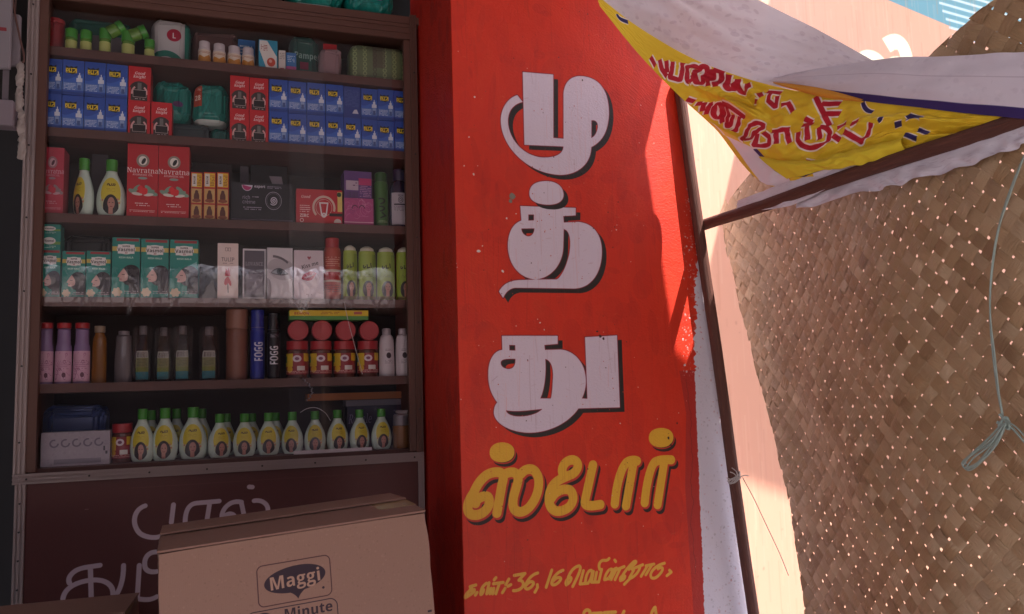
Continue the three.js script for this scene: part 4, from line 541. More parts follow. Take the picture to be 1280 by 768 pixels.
M.jarLabel = printed(256, 160, (g, w, h) => { g.fillStyle = '#8c1f26'; g.fillRect(0, 0, w, h); g.fillStyle = '#d3b02c'; g.fillRect(0, 0, 90, 100); g.fillRect(170, 0, 86, 60); g.fillStyle = '#d8c6cc'; g.beginPath(); g.ellipse(120, 40, 32, 26, 0, 0, 7); g.fill(); g.fillStyle = '#7a3a5a'; g.beginPath(); g.ellipse(120, 40, 16, 12, 0, 0, 7); g.fill(); g.fillStyle = '#e0b32a'; g.beginPath(); g.arc(196, 38, 24, 0, 7); g.fill(); g.fillStyle = '#4a7a4a'; g.fillRect(0, 20, 34, 50); g.fillStyle = '#d9cfc9'; g.fillRect(120, 96, 60, 34); g.fillStyle = '#d8a72a'; g.beginPath(); g.arc(62, 120, 26, 0, 7); g.fill(); tiny(g, 10, 134, 236, 2, '#d9b0a8', 11); });
M.perfLabel = printed(128, 192, (g, w, h) => { g.fillStyle = '#9a9a6a'; g.fillRect(0, 0, w, h); g.fillStyle = '#d8d2cc'; g.fillRect(0, 0, w, 46); g.fillStyle = '#3a363a'; for (let x = 12; x < 116; x += rr(3, 8)) g.fillRect(x, 8, rr(1, 4), 34); g.fillStyle = '#8d9440'; g.fillRect(0, 110, w, 30); g.fillStyle = '#2a8a9a'; g.fillRect(0, 140, w, 52); tiny(g, 12, 56, 100, 5, '#5f6040', 10); });
M.fogB = printed(128, 512, (g, w, h) => { g.fillStyle = '#26308a'; g.fillRect(0, 0, w, h); g.save(); g.translate(72, 230); g.rotate(-Math.PI / 2); g.fillStyle = '#c9c4d6'; g.font = 'bold 78px sans-serif'; g.fillText('FOGG', 0, 0); g.restore(); }, 0.3, { metalness: 0.2 });
M.fogK = printed(128, 512, (g, w, h) => { g.fillStyle = '#1f1b22'; g.fillRect(0, 0, w, h); g.save(); g.translate(66, 260); g.rotate(-Math.PI / 2); g.fillStyle = '#d2ccd4'; g.font = 'bold 80px sans-serif'; g.fillText('FOGG', 0, 0); g.restore(); tiny(g, 40, 20, 60, 4, '#a9a0aa', 10); }, 0.3, { metalness: 0.2 });
M.whiteLabel = printed(160, 256, (g, w, h) => { g.fillStyle = '#cdbfc4'; g.fillRect(0, 0, w, h); g.fillStyle = '#3c2c36'; g.beginPath(); g.ellipse(88, 118, 20, 22, 0, 0, 7); g.fill(); tiny(g, 60, 70, 60, 2, '#8a7880', 10); tiny(g, 56, 152, 66, 3, '#9a8890', 10); }, 0.35);
M.dbLabel = printed(192, 256, (g, w, h) => { g.fillStyle = '#b9adb6'; g.fillRect(0, 0, w, h); g.fillStyle = '#2b2534'; g.fillRect(0, 0, w, 6); g.font = 'bold 20px serif'; g.fillText('SESA', 96, 26); g.strokeStyle = '#3c3442'; g.lineWidth = 5; g.beginPath(); g.arc(96, 62, 22, 0, 7); g.stroke(); g.beginPath(); g.arc(96, 62, 10, 0, 7); g.stroke(); g.fillRect(30, 92, 132, 12); tiny(g, 30, 114, 132, 4, '#6a5f6c', 10); });
M.redLabel = printed(160, 224, (g, w, h) => { g.fillStyle = '#b3483a'; g.fillRect(0, 0, w, h); g.fillStyle = '#cdb7a8'; g.fillRect(0, 90, w, 12); g.fillRect(0, 140, w, 10); g.fillStyle = '#b02a28'; g.fillRect(0, 102, w, 38); tiny(g, 30, 30, 100, 5, '#d9a898', 10); tiny(g, 30, 164, 100, 4, '#7a2a24', 10); });
M.canLabel = printed(128, 320, (g, w, h) => { g.fillStyle = '#3f6a2c'; g.fillRect(0, 0, w, h); g.strokeStyle = '#16220f'; g.lineWidth = 11; g.stroke(new Path2D('M40 120 C90 110 90 150 50 160 M44 180 C90 176 84 210 48 216 M60 226 L84 250 L50 270')); tiny(g, 30, 290, 80, 2, '#a9b890', 9); });
M.pillLabel = printed(160, 112, (g, w, h) => { g.fillStyle = '#dcc9b8'; g.fillRect(0, 0, w, h); g.fillStyle = '#c98432'; g.beginPath(); g.moveTo(0, 80); g.lineTo(40, 40); g.lineTo(80, 64); g.lineTo(120, 36); g.lineTo(160, 76); g.lineTo(160, 96); g.lineTo(0, 96); g.fill(); g.fillStyle = '#8a3a28'; g.fillRect(0, 98, w, 14); tiny(g, 20, 14, 120, 2, '#b06a4a', 10); });
M.packL = printed(224, 288, (g, w, h) => { g.fillStyle = '#c9c2c4'; g.fillRect(0, 0, w, h); g.strokeStyle = '#1f7d6c'; g.lineWidth = 34; g.beginPath(); g.arc(90, 300, 100, Math.PI, 2 * Math.PI); g.stroke(); g.fillStyle = '#1f7d6c'; g.fillRect(196, 0, 28, h); g.fillStyle = '#b3203f'; g.beginPath(); g.ellipse(134, 92, 42, 36, 0, 0, 7); g.fill(); g.fillStyle = '#e8dde0'; g.font = F(44); g.fillText('L', 134, 94); }, 0.35);
M.packP = printed(160, 224, (g, w, h) => { g.fillStyle = '#14584f'; g.fillRect(0, 0, w, h); g.fillStyle = '#9fc2bc'; g.font = F(40); g.textAlign = 'left'; g.fillText('Pampers', 24, 92); g.fillStyle = '#a02050'; g.fillRect(56, 122, 48, 34); }, 0.35);
M.teal = printed(224, 192, (g, w, h) => { g.fillStyle = '#0f7a70'; g.fillRect(0, 0, w, h); for (let k = 0; k < 20; k++) { g.globalAlpha = 0.3; g.strokeStyle = k % 2 ? '#0a5a54' : '#2f9a8f'; g.lineWidth = rr(4, 12); g.beginPath(); g.moveTo(rr(0, w), 0); g.quadraticCurveTo(rr(0, w), 90, rr(0, w), h); g.stroke(); } g.globalAlpha = 1; g.fillStyle = '#6a3a70'; g.beginPath(); g.ellipse(150, 110, 30, 14, 0, 0, 7); g.fill(); }, 0.3);
M.teal28 = printed(224, 192, (g, w, h) => { g.drawImage(M.teal.map.image, 0, 0); g.fillStyle = '#0f7a70'; g.fillRect(110, 90, 80, 40); g.fillStyle = '#b5452e'; g.fillRect(6, 14, 52, 100); g.fillStyle = '#e9d6c8'; g.font = F(34); g.fillText('28', 32, 74); tiny(g, 14, 24, 36, 2, '#e9d6c8', 9); g.fillStyle = '#cfd6d2'; g.fillRect(0, 172, w, 20); }, 0.3);
M.strips = printed(288, 192, (g, w, h) => { g.fillStyle = '#6f7a58'; g.fillRect(0, 0, w, h); for (let x = 24; x < w; x += 48) for (let y = 14; y < h; y += 22) { g.strokeStyle = x === 120 ? '#5a5a48' : '#9aa878'; g.lineWidth = 5; g.beginPath(); g.arc(x, y, 8, 0, 7); g.stroke(); } g.globalAlpha = 0.5; g.fillStyle = '#5a4640'; g.fillRect(110, 0, 60, h * 0.6); g.globalAlpha = 1; }, 0.3);
M.label = (c) => std(c, 0.35);

// ------------------------------------------------------------------ goods: shapes (all stand on y = 0, centred on x, front at z = 0)
const cartonGeo = new Map();
function carton(name, w, h, d, front, side, top, place, info) {
  const key = [w, h, d].map((v) => v.toFixed(4)).join(); let g = cartonGeo.get(key);
  if (!g) { g = new THREE.BoxGeometry(w, h, d); g.translate(0, h / 2, -d / 2); cartonGeo.set(key, g); }
  const o = mesh(name, g, [side, side, top ?? side, side, front, side]); o.position.set(place[0], place[1], place[2] - rr(0, 0.004)); o.rotation.y = rr(-0.035, 0.035);
  return tag(o, ...info);
}
// solid of elliptic section: rows [y, halfWidth, halfDepth]
const smooth = (rows, n) => { const pts = rows.map(([y, a, b]) => new THREE.Vector3(y, a, b)); const out = []; for (let i = 0; i < rows.length - 1; i++) { const p0 = pts[i - 1] ?? pts[i], p1 = pts[i], p2 = pts[i + 1], p3 = pts[i + 2] ?? p2; for (let k = 0; k < n; k++) { const f = k / n, c = (a) => 0.5 * (2 * p1[a] + (p2[a] - p0[a]) * f + (2 * p0[a] - 5 * p1[a] + 4 * p2[a] - p3[a]) * f * f + (3 * p1[a] - p0[a] - 3 * p2[a] + p3[a]) * f * f * f); out.push([c('x'), Math.max(0.0003, c('y')), Math.max(0.0003, c('z'))]); } } out.push(rows[rows.length - 1]); return out; };
function solid(rows, seg = 28) {
  const pos = [], uv = [], idx = [], n = rows.length;
  rows.forEach(([y, a, b], i) => { for (let k = 0; k <= seg; k++) { const t = k / seg * 2 * Math.PI; pos.push(a * Math.sin(t), y, b * Math.cos(t)); uv.push(k / seg, i / (n - 1)); } });
  for (let i = 0; i < n - 1; i++) for (let k = 0; k < seg; k++) { const q = i * (seg + 1) + k; idx.push(q, q + 1, q + seg + 2, q, q + seg + 2, q + seg + 1); }
  for (const i of [0, n - 1]) { const c = pos.length / 3; pos.push(0, rows[i][0], 0); uv.push(0.5, 0.5); for (let k = 0; k < seg; k++) { const q = i * (seg + 1) + k; i ? idx.push(q, q + 1, c) : idx.push(q + 1, q, c); } }
  const g = new THREE.BufferGeometry(); g.setAttribute('position', new THREE.Float32BufferAttribute(pos, 3)); g.setAttribute('uv', new THREE.Float32BufferAttribute(uv, 2)); g.setIndex(idx); g.computeVertexNormals(); return g;
}
function at(rows, y) { let i = 0; while (i < rows.length - 2 && rows[i + 1][0] < y) i++; const [y0, a0, b0] = rows[i], [y1, a1, b1] = rows[i + 1], f = Math.min(1, Math.max(0, (y - y0) / (y1 - y0 || 1))); return [a0 + (a1 - a0) * f, b0 + (b1 - b0) * f]; }
// a label on the front of such a solid, spanning +-angle
function wrap(rows, y0, y1, angle, lift = 0.0005) {
  const pos = [], uv = [], idx = [], nu = 16, nv = 10;
  for (let j = 0; j <= nv; j++) for (let i = 0; i <= nu; i++) { const y = y0 + (y1 - y0) * j / nv, [a, b] = at(rows, y), t = angle * (2 * i / nu - 1); pos.push((a + lift) * Math.sin(t), y, (b + lift) * Math.cos(t)); uv.push(i / nu, j / nv); }
  for (let j = 0; j < nv; j++) for (let i = 0; i < nu; i++) { const q = j * (nu + 1) + i; idx.push(q, q + 1, q + nu + 2, q, q + nu + 2, q + nu + 1); }
  const g = new THREE.BufferGeometry(); g.setAttribute('position', new THREE.Float32BufferAttribute(pos, 3)); g.setAttribute('uv', new THREE.Float32BufferAttribute(uv, 2)); g.setIndex(idx); g.computeVertexNormals(); return g;
}
// an oval label on the front
function oval(rows, cy, rx, ry, lift = 0.0006) {
  const pos = [], uv = [], idx = [], nr = 8, na = 28;
  for (let r = 0; r <= nr; r++) for (let k = 0; k <= na; k++) { const t = k / na * 2 * Math.PI, x = rx * r / nr * Math.sin(t), y = cy + ry * r / nr * Math.cos(t), [a, b] = at(rows, y); pos.push(x, y, b * Math.sqrt(Math.max(0, 1 - (x / a) ** 2)) + lift); uv.push(0.5 + x / rx / 2, 0.5 + (y - cy) / ry / 2); }
  for (let r = 0; r < nr; r++) for (let k = 0; k < na; k++) { const q = r * (na + 1) + k; idx.push(q, q + na + 1, q + 1, q + 1, q + na + 1, q + na + 2); }
  const g = new THREE.BufferGeometry(); g.setAttribute('position', new THREE.Float32BufferAttribute(pos, 3)); g.setAttribute('uv', new THREE.Float32BufferAttribute(uv, 2)); g.setIndex(idx); g.computeVertexNormals(); return g;
}
const cyl = (h, r, bevel = 0.12) => smooth([[0, r * 0.92, r * 0.92], [h * 0.02 + 0.001, r, r], [h * 0.5, r, r], [h * (1 - bevel * 0.4) - 0.0005, r, r], [h, r * (1 - bevel), r * (1 - bevel)]], 3);
// soft plastic pack
function pillow(w, h, d, n = 0.004) {
  const g = new RoundedBoxGeometry(w, h, d, 6, Math.min(w, h, d) * 0.32); g.translate(0, h / 2, -d / 2);
  const p = g.attributes.position, o = rr(0, 40); for (let i = 0; i < p.count; i++) { const x = p.getX(i), y = p.getY(i), z = p.getZ(i); const e = n * (n3(x * 30 + o, y * 30, z * 30) + 0.5 * n3(x * 80, y * 80 + o, z * 80)); p.setXYZ(i, x + e * 0.5, Math.max(0, y + e * 0.4), z + e); }
  planarUV(g, 'x', 'y', -w / 2, 0, 1); const uv = g.attributes.uv; for (let i = 0; i < uv.count; i++) uv.setXY(i, uv.getX(i) / w, uv.getY(i) / h); g.computeVertexNormals(); return g;
}
const plastic = (c, r = 0.3) => new THREE.MeshPhysicalMaterial({ color: hex(c), roughness: r, clearcoat: 0.3, clearcoatRoughness: 0.2 });
const K = { wrap: new THREE.MeshPhysicalMaterial({ color: hex('#ffffff'), roughness: 0.04, transmission: 1, thickness: 0, bumpMap: relief(fineRelief, 2), bumpScale: 0.01 }), paleBody: plastic('#c6d6c8', 0.28), greenCap: plastic('#3f8f2a', 0.35), redLid: plastic('#a8262c', 0.4), limeBody: plastic('#9aae3c', 0.3), whiteCap: plastic('#cfcbb8', 0.35), pinkBody: plastic('#8a6f98', 0.25), amber: plastic('#7a4a12', 0.2), dark: plastic('#1e1a22', 0.15), clear: new THREE.MeshPhysicalMaterial({ color: hex('#a8a0a4'), roughness: 0.15, transmission: 0.55, thickness: 0 }), brown: plastic('#7a4a3c', 0.5), white: plastic('#cdbfc4', 0.35), navy: plastic('#26233c', 0.25), jarBody: plastic('#5a2c20', 0.2), greenJar: plastic('#5f8a2e', 0.25), foil: new THREE.MeshPhysicalMaterial({ color: hex('#8f868c'), roughness: 0.35, metalness: 0.3 }), greyCap: plastic('#8a7f84', 0.4) };
const film = (c, t = 0.35) => new THREE.MeshPhysicalMaterial({ color: hex(c), roughness: 0.2, transmission: t, thickness: 0 });

const N = ['first', 'second', 'third', 'fourth'];
const makers = {
  red_tin: (p, w, h) => { const o = thing('red_tin', p[0], p[1], p[2] - w / 2, 'round red tin in the corner of the top shelf', 'tin'); const r = cyl(h * 0.86, w / 2); mesh('body', solid(r), plastic('#8c1a20', 0.4), o); mesh('lid', solid(cyl(h * 0.13, w / 2 * 1.03)).translate(0, h * 0.865, 0), K.redLid, o); },
  green_jar: (p, w, h, i) => { const o = thing('small_jar', p[0], p[1], p[2] - w / 2, i < 4 ? 'small upright jar with a green lid on the top shelf' : 'shortest green-lidded jar beside the white diaper pack', 'jar', i < 4 ? 'green jars on the top shelf' : undefined); const r = cyl(h * 0.62, w / 2 * 0.94); mesh('body', solid(r), K.greenJar, o); mesh('label', wrap(r, h * 0.1, h * 0.5, 1.4), M.label('#b5b86a'), o); mesh('lid', solid(cyl(h * 0.37, w / 2)).translate(0, h * 0.625, 0), K.greenCap, o); },
  pack_grey: (p, w, h) => { const o = mesh('diaper_pack', pillow(w, h, 0.06), printed(256, 128, (g, W, H) => { g.fillStyle = '#8d8286'; g.fillRect(0, 0, W, H); g.fillStyle = '#12665a'; g.fillRect(0, 0, W, 40); g.fillRect(0, 0, 40, H); g.fillRect(W - 40, 0, 40, H); }, 0.35)); o.position.set(...p); tag(o, 'grey and teal diaper pack lying behind the green-lidded jars', 'diaper pack'); },
  pack_L: (p, w, h) => { const o = mesh('diaper_pack', pillow(w, h, 0.07), M.packL); o.position.set(...p); tag(o, 'white diaper pack with a red oval size mark L', 'diaper pack'); },
  bag_pink: (p, w, h) => { const o = mesh('plastic_bag', pillow(w, h, 0.06, 0.008), film('#8a5f5c', 0.25)); o.position.set(...p); tag(o, 'brownish see-through bag behind the white pill bottles', 'bag'); },
  pill: (p, w, h) => { const o = thing('pill_bottle', p[0], p[1], p[2] - w / 2, 'white capped pill bottle with an orange label on the top shelf', 'bottle', 'pill bottles on the top shelf'); const r = cyl(h * 0.72, w / 2); mesh('body', solid(r), K.white, o); mesh('label', wrap(r, h * 0.06, h * 0.62, 1.7), M.pillLabel, o); mesh('cap', solid(cyl(h * 0.27, w / 2 * 0.9)).translate(0, h * 0.725, 0), K.white, o); },
  boxA2: (p, w, h) => carton('medicine_carton', w, h, 0.04, M.boxBP, std('#2f6fb0', 0.5), M.whiteSide, p, ['blue carton half hidden behind the pill bottles and the carton with a red disc', 'carton']),
  boxA: (p, w, h) => carton('medicine_carton', w, h, 0.04, M.boxA, std('#2a8fb0', 0.5), M.whiteSide, p, ['blue and white carton printed with a red disc', 'carton']),
  boxW: (p, w, h) => carton('medicine_carton', w, h, 0.03, M.boxW, M.whiteSide, null, p, ['narrow white carton between the red disc carton and a blue one', 'carton']),
  boxBP: (p, w, h) => carton('medicine_carton', w, h, 0.03, M.boxBP, std('#2f6fb0', 0.5), null, p, ['small blue and pink carton in front of the dark teal pack', 'carton']),
  pack_P: (p, w, h) => { const o = mesh('diaper_pack', pillow(w, h, 0.07), M.packP); o.position.set(...p); tag(o, 'dark teal diaper pack with pale lettering and a magenta patch', 'diaper pack'); },
  bag_clear: (p, w, h) => { const o = thing('sachet_bag', p[0], p[1], p[2], 'clear crinkled bag with a red header card on the top shelf', 'bag'); mesh('bag', pillow(w, h * 0.8, 0.05, 0.007), film('#b08a90', 0.3), o); mesh('header_card', boxAt(w * 0.6, h * 0.2, 0.004, 0, h * 0.9, -0.024), M.redSide, o); },
  pack_strips: (p, w, h) => { const o = mesh('tablet_strip_pack', pillow(w, h, 0.08), M.strips); o.position.set(...p); tag(o, 'pale green pack of ring-printed strips at the end of the top shelf', 'pack'); },
  blue: (p, w, h) => carton('refill_carton', w, h, 0.06, M.blue, M.blueSide, null, p, ['blue refill carton with yellow lettering stacked on the second shelf', 'carton', 'blue refill cartons on the second shelf']),
  blueside: (p, w, h) => carton('refill_carton', w, h, 0.06, M.blueS, M.blueSide, null, p, ['blue refill carton turned with its plain printed side outwards', 'carton']),
  goodk: (p, w, h) => carton('refill_carton', w, h, 0.06, M.goodk, M.redSide, null, p, ['red refill carton with white script on the second shelf', 'carton', 'red refill cartons on the second shelf']),
  teal_lo: (p, w, h, i) => { const o = mesh('diaper_pack', pillow(w, 0.0615, 0.1), i ? M.teal : std('#39474a', 0.35)); o.position.set(...p); tag(o, i ? 'teal pack underneath the pack marked 28' : 'dark grey pack under the teal pack behind a red carton', 'diaper pack'); },
  teal_up: (p, w, h) => { const o = mesh('diaper_pack', pillow(w, h, 0.09, 0.006), M.teal); o.position.set(...p); tag(o, 'teal diaper pack with a purple oval on the second shelf', 'diaper pack'); },
  teal28: (p, w, h) => { const o = mesh('diaper_pack', pillow(w, h, 0.09, 0.006), M.teal28); o.position.set(...p); tag(o, 'teal diaper pack with an orange tag marked 28', 'diaper pack'); },
  navpink: (p, w, h) => carton('hair_oil_carton', w, h, 0.06, M.navp, std('#b73a4c', 0.5), null, p, ['faded pinkish red oil carton at the wooden end of the third shelf', 'carton']),
  nav: (p, w, h, i) => carton('hair_oil_carton', w, h, 0.06, M.nav, M.redSide, null, p, [i ? 'tall bright red oil carton touching the little balm cartons' : 'tall bright red oil carton beside the white teardrop bottle', 'carton']),
  greybox: (p, w, h) => carton('plain_carton', w, h, 0.06, std('#4a4046', 0.6), std('#4a4046', 0.6), null, p, ['dark grey carton behind the two teardrop bottles of the third shelf', 'carton']),
  darkbox: (p, w, h) => carton('plain_carton', w, h, 0.06, std('#3a2a2c', 0.6), std('#3a2a2c', 0.6), null, p, ['dark brown carton behind the little balm cartons', 'carton']),
  post: (p, w, h) => carton('plain_carton', w, h, 0.03, std('#6a5f66', 0.6), std('#6a5f66', 0.6), null, p, ['narrow upright grey carton behind the black hair-colour carton', 'carton']),
  balm0: (p, w, h) => carton('balm_carton', w, h, 0.04, M.balm, M.balmSide, null, p, ['tiny tan balm carton printed with a dark seated figure', 'carton', 'balm cartons in three small stacks']),
  balm1: (p, w, h) => makers.balm0(p, w, h),
  balm2: (p, w, h) => carton('balm_carton', w, h, 0.04, M.balmTop, M.balmSide, null, p, ['tiny yellow balm carton on top of its stack', 'carton', 'balm cartons in three small stacks']),
  blackbox: (p, w, h) => carton('hair_colour_carton', w, h, 0.07, M.black, M.blackSide, M.greyTop, p, ['wide black hair-colour carton with a white spiral', 'carton']),
  chevron: (p, w, h) => carton('hair_colour_carton', w, h, 0.05, M.chev, M.blackSide, null, p, ['black carton with a grey arrow shape behind the spiral carton', 'carton']),
  redzip: (p, w, h) => carton('repellent_carton', w, h, 0.06, M.zip, M.redSide, null, p, ['wide red carton with rings around a zip pull shape', 'carton']),
  purple_lo: (p, w, h) => carton('incense_carton', w, h, 0.06, M.purple, std('#b0447c', 0.5), null, p, ['magenta carton printed with swirls and closed eyes under a purple carton', 'carton']),
  purple_up: (p, w, h) => carton('incense_carton', w, h, 0.06, M.purpleUp, std('#5f3a78', 0.5), null, p, ['purple carton with a barcode stacked on the magenta swirl carton', 'carton']),
  greencan: (p, w, h) => { const o = thing('spray_can', p[0], p[1], p[2] - w / 2, 'slim green can beside the purple and magenta cartons', 'can'); const r = cyl(h * 0.82, w / 2); mesh('body', solid(r), plastic('#3f6a2c', 0.3), o); mesh('label', wrap(r, h * 0.05, h * 0.78, 1.5), M.canLabel, o); mesh('cap', solid(cyl(h * 0.175, w / 2 * 0.92, 0.3)).translate(0, h * 0.823, 0), plastic('#2c5420', 0.3), o); },
  darkbottle: (p, w, h) => { const o = thing('oil_bottle', p[0], p[1], p[2] - w / 2, 'dark navy bottle with a large grey label', 'bottle'); const r = smooth([[0, w * 0.46, w * 0.32], [0.003, w * 0.5, w * 0.36], [h * 0.6, w * 0.5, w * 0.36], [h * 0.74, w * 0.4, w * 0.3], [h * 0.8, w * 0.26, w * 0.24]], 5); mesh('body', solid(r), K.navy, o); mesh('label', wrap(r, h * 0.06, h * 0.6, 0.95), M.dbLabel, o); mesh('cap', solid(cyl(h * 0.195, w * 0.3, 0.25)).translate(0, h * 0.803, 0), plastic('#35324c', 0.3), o); },
  vs_s: (p, w, h, i) => carton('hair_dye_carton', w, h, 0.045, M.vsS, M.greenSide, null, p, [i ? 'short green hair-dye carton with nothing on top' : 'short green hair-dye carton carrying two small flat cartons', 'carton', ...(i ? ['short green hair-dye cartons'] : [])]),
  vs_t: (p, w, h, i) => carton('hair_dye_carton', w, h, 0.045, M.vsT, M.greenSide, null, p, [i ? 'topmost small green carton of the stack in the shelf corner' : 'small green carton squeezed between two others in the corner stack', 'carton']),
  vs_l: (p, w, h) => carton('hair_dye_carton', w, h, 0.05, M.vsL, M.greenSide, null, p, ['tall green hair-dye carton with a dark-haired profile', 'carton', 'tall green hair-dye cartons']),
  darkbag: (p, w, h) => { const o = mesh('plastic_bag', pillow(w, h, 0.07, 0.01), std('#2b2429', 0.3)); o.position.set(...p); tag(o, 'black plastic bag behind the short green cartons', 'bag'); },
  tulip: (p, w, h) => carton('perfume_carton', w, h, 0.04, M.tulip, M.whiteSide, null, p, ['narrow pale carton printed with a red tulip', 'carton']),
  lov: (p, w, h) => carton('perfume_carton', w, h, 0.04, M.lov, std('#5b525c', 0.5), null, p, ['grey carton with a white border beside the eye print', 'carton']),
  eye: (p, w, h) => carton('perfume_carton', w, h, 0.045, M.eye, M.whiteSide, null, p, ['grey carton printed with a large eye', 'carton']),
  kiss: (p, w, h) => carton('perfume_carton', w, h, 0.045, M.kiss, M.whiteSide, null, p, ['pale pink carton printed with red lips and a heart', 'carton']),
  redbottle: (p, w, h) => { const o = thing('talc_bottle', p[0], p[1], p[2] - w / 2, 'red and cream banded bottle with a red cap beside the lips carton', 'bottle'); const r = cyl(h * 0.83, w / 2); mesh('body', solid(r), plastic('#b3483a', 0.35), o); mesh('label', wrap(r, h * 0.04, h * 0.78, 1.6), M.redLabel, o); mesh('cap', solid(cyl(h * 0.165, w * 0.42, 0.2)).translate(0, h * 0.833, 0), K.redLid, o); },
  lime: (p, w, h) => { const o = thing('talc_bottle', p[0], p[1], p[2] - w * 0.36, 'lime green talc bottle printed with a long-haired woman', 'bottle', 'lime green talc bottles'); const r = smooth([[0, w * 0.46, w * 0.3], [0.003, w * 0.5, w * 0.34], [h * 0.45, w * 0.49, w * 0.34], [h * 0.86, w * 0.48, w * 0.33], [h * 0.89, w * 0.4, w * 0.28]], 5); mesh('body', solid(r), K.limeBody, o); mesh('label', wrap(r, h * 0.02, h * 0.84, 1.3), M.lime, o); mesh('cap', solid(smooth([[0, w * 0.4, w * 0.29], [h * 0.06, w * 0.37, w * 0.26], [h * 0.105, w * 0.15, w * 0.1]], 4)).translate(0, h * 0.893, 0), K.whiteCap, o); },
  pinkb: (p, w, h) => { const o = thing('lotion_bottle', p[0], p[1], p[2] - w / 2, 'pink-labelled lotion bottle with a red cap', 'bottle', 'pink lotion bottles in a row'); const r = smooth([[0, w * 0.47, w * 0.4], [0.003, w * 0.5, w * 0.42], [h * 0.55, w * 0.49, w * 0.42], [h * 0.66, w * 0.42, w * 0.38], [h * 0.9, w * 0.4, w * 0.37]], 4); mesh('body', solid(r), K.pinkBody, o); mesh('label', wrap(r, h * 0.03, h * 0.53, 1.4), M.pinkLabel, o); mesh('cap', solid(cyl(h * 0.095, w * 0.43, 0.15)).translate(0, h * 0.903, 0), K.redLid, o); },
  amber: (p, w, h) => { const o = thing('oil_bottle', p[0], p[1], p[2] - w / 2, 'amber bottle with a yellow edge beside the pink bottles', 'bottle'); const r = smooth([[0, w * 0.48, w * 0.34], [0.003, w * 0.5, w * 0.36], [h * 0.7, w * 0.47, w * 0.35], [h * 0.84, w * 0.33, w * 0.28], [h * 0.88, w * 0.3, w * 0.27]], 5); mesh('body', solid(r), K.amber, o); const y = mesh('side_label', wrap(r, h * 0.03, h * 0.72, 0.3), M.label('#c9962a'), o); y.rotation.y = -1.1; mesh('cap', solid(cyl(h * 0.115, w * 0.36, 0.1)).translate(0, h * 0.883, 0), plastic('#8f7a68', 0.4), o); },
  clearb: (p, w, h) => { const o = thing('wrapped_bottle', p[0], p[1], p[2] - w / 2, 'stubby clear bottle in crinkled film beside the amber bottle', 'bottle'); const r = smooth([[0, w * 0.46, w * 0.4], [0.004, w * 0.5, w * 0.44], [h * 0.5, w * 0.5, w * 0.44], [h * 0.75, w * 0.45, w * 0.4], [h, w * 0.42, w * 0.38]], 4); mesh('body', solid(r), plastic('#6a6064', 0.15), o); mesh('cap', solid(cyl(h * 0.1, w * 0.3)).translate(0, h * 0.995, 0), K.greyCap, o); },
  perf: (p, w, h) => { const o = thing('perfume_bottle', p[0], p[1], p[2] - w / 2, 'dark perfume bottle with a barcode label and narrow neck', 'bottle', 'dark perfume bottles in a row'); const r = smooth([[0, w * 0.46, w * 0.34], [0.003, w * 0.49, w * 0.38], [h * 0.42, w * 0.5, w * 0.38], [h * 0.6, w * 0.4, w * 0.33], [h * 0.74, w * 0.2, w * 0.2], [h * 0.84, w * 0.18, w * 0.18]], 5); mesh('body', solid(r), K.dark, o); mesh('label', wrap(r, h * 0.04, h * 0.55, 0.75), M.perfLabel, o); mesh('cap', solid(cyl(h * 0.16, w * 0.22, 0.2)).translate(0, h * 0.842, 0), K.foil, o); mesh('wrapper', pillow(w * 1.12, h * 1.0, w * 0.95, 0.004).translate(0, 0.0006, w * 0.5), K.wrap, o); },
  browncyl: (p, w, h) => { const o = thing('talc_tin', p[0], p[1], p[2] - w / 2, 'tall brown cylindrical tin beside the blue spray can', 'tin'); const r = cyl(h * 0.72, w / 2); mesh('body', solid(r), K.brown, o); mesh('lid', solid(cyl(h * 0.275, w / 2 * 1.02, 0.08)).translate(0, h * 0.723, 0), plastic('#8f6050', 0.45), o); },
  fogb: (p, w, h) => spray(p, w, h, M.fogB, plastic('#26308a', 0.25), 'blue deodorant spray can with vertical white lettering'),
  fogk: (p, w, h) => spray(p, w, h, M.fogK, plastic('#1c181f', 0.25), 'black deodorant spray can with vertical white lettering'),
  jar: (p, w, h, i) => { const o = thing('spice_jar', p[0], p[1], p[2] - w / 2, i < 4 ? 'red-lidded jar standing under a jar that lies on its side' : 'red-lidded jar beside the pale carton on the bottom shelf', 'jar', i < 4 ? 'standing red-lidded jars' : undefined); const r = smooth([[0, w * 0.46, w * 0.46], [0.003, w * 0.49, w * 0.49], [h * 0.68, w * 0.49, w * 0.49], [h * 0.76, w * 0.42, w * 0.42]], 4); mesh('body', solid(r), K.jarBody, o); mesh('label', wrap(r, h * 0.1, h * 0.66, 1.6), M.jarLabel, o); mesh('lid', solid(cyl(h * 0.235, w * 0.485, 0.05), 32).translate(0, h * 0.763, 0), K.redLid, o); },
  whiteb: (p, w, h) => { const o = thing('talc_bottle', p[0], p[1], p[2] - w / 2, 'white talc bottle with a dark round emblem', 'bottle', 'white talc bottles beside the jars'); const r = smooth([[0, w * 0.46, w * 0.42], [0.003, w * 0.5, w * 0.46], [h * 0.6, w * 0.48, w * 0.45], [h * 0.8, w * 0.42, w * 0.4], [h * 0.86, w * 0.3, w * 0.3]], 5); mesh('body', solid(r), K.white, o); mesh('label', wrap(r, h * 0.04, h * 0.76, 1.3), M.whiteLabel, o); mesh('cap', solid(cyl(h * 0.135, w * 0.28, 0.3)).translate(0, h * 0.863, 0), plastic('#a99aa0', 0.4), o); },
  palebox: (p, w, h) => carton('printed_carton', w, h, 0.05, M.pale, std('#a79aa4', 0.6), M.greyTop, p, ['wide pale grey carton on the bottom shelf in front of a blue bag', 'carton']),
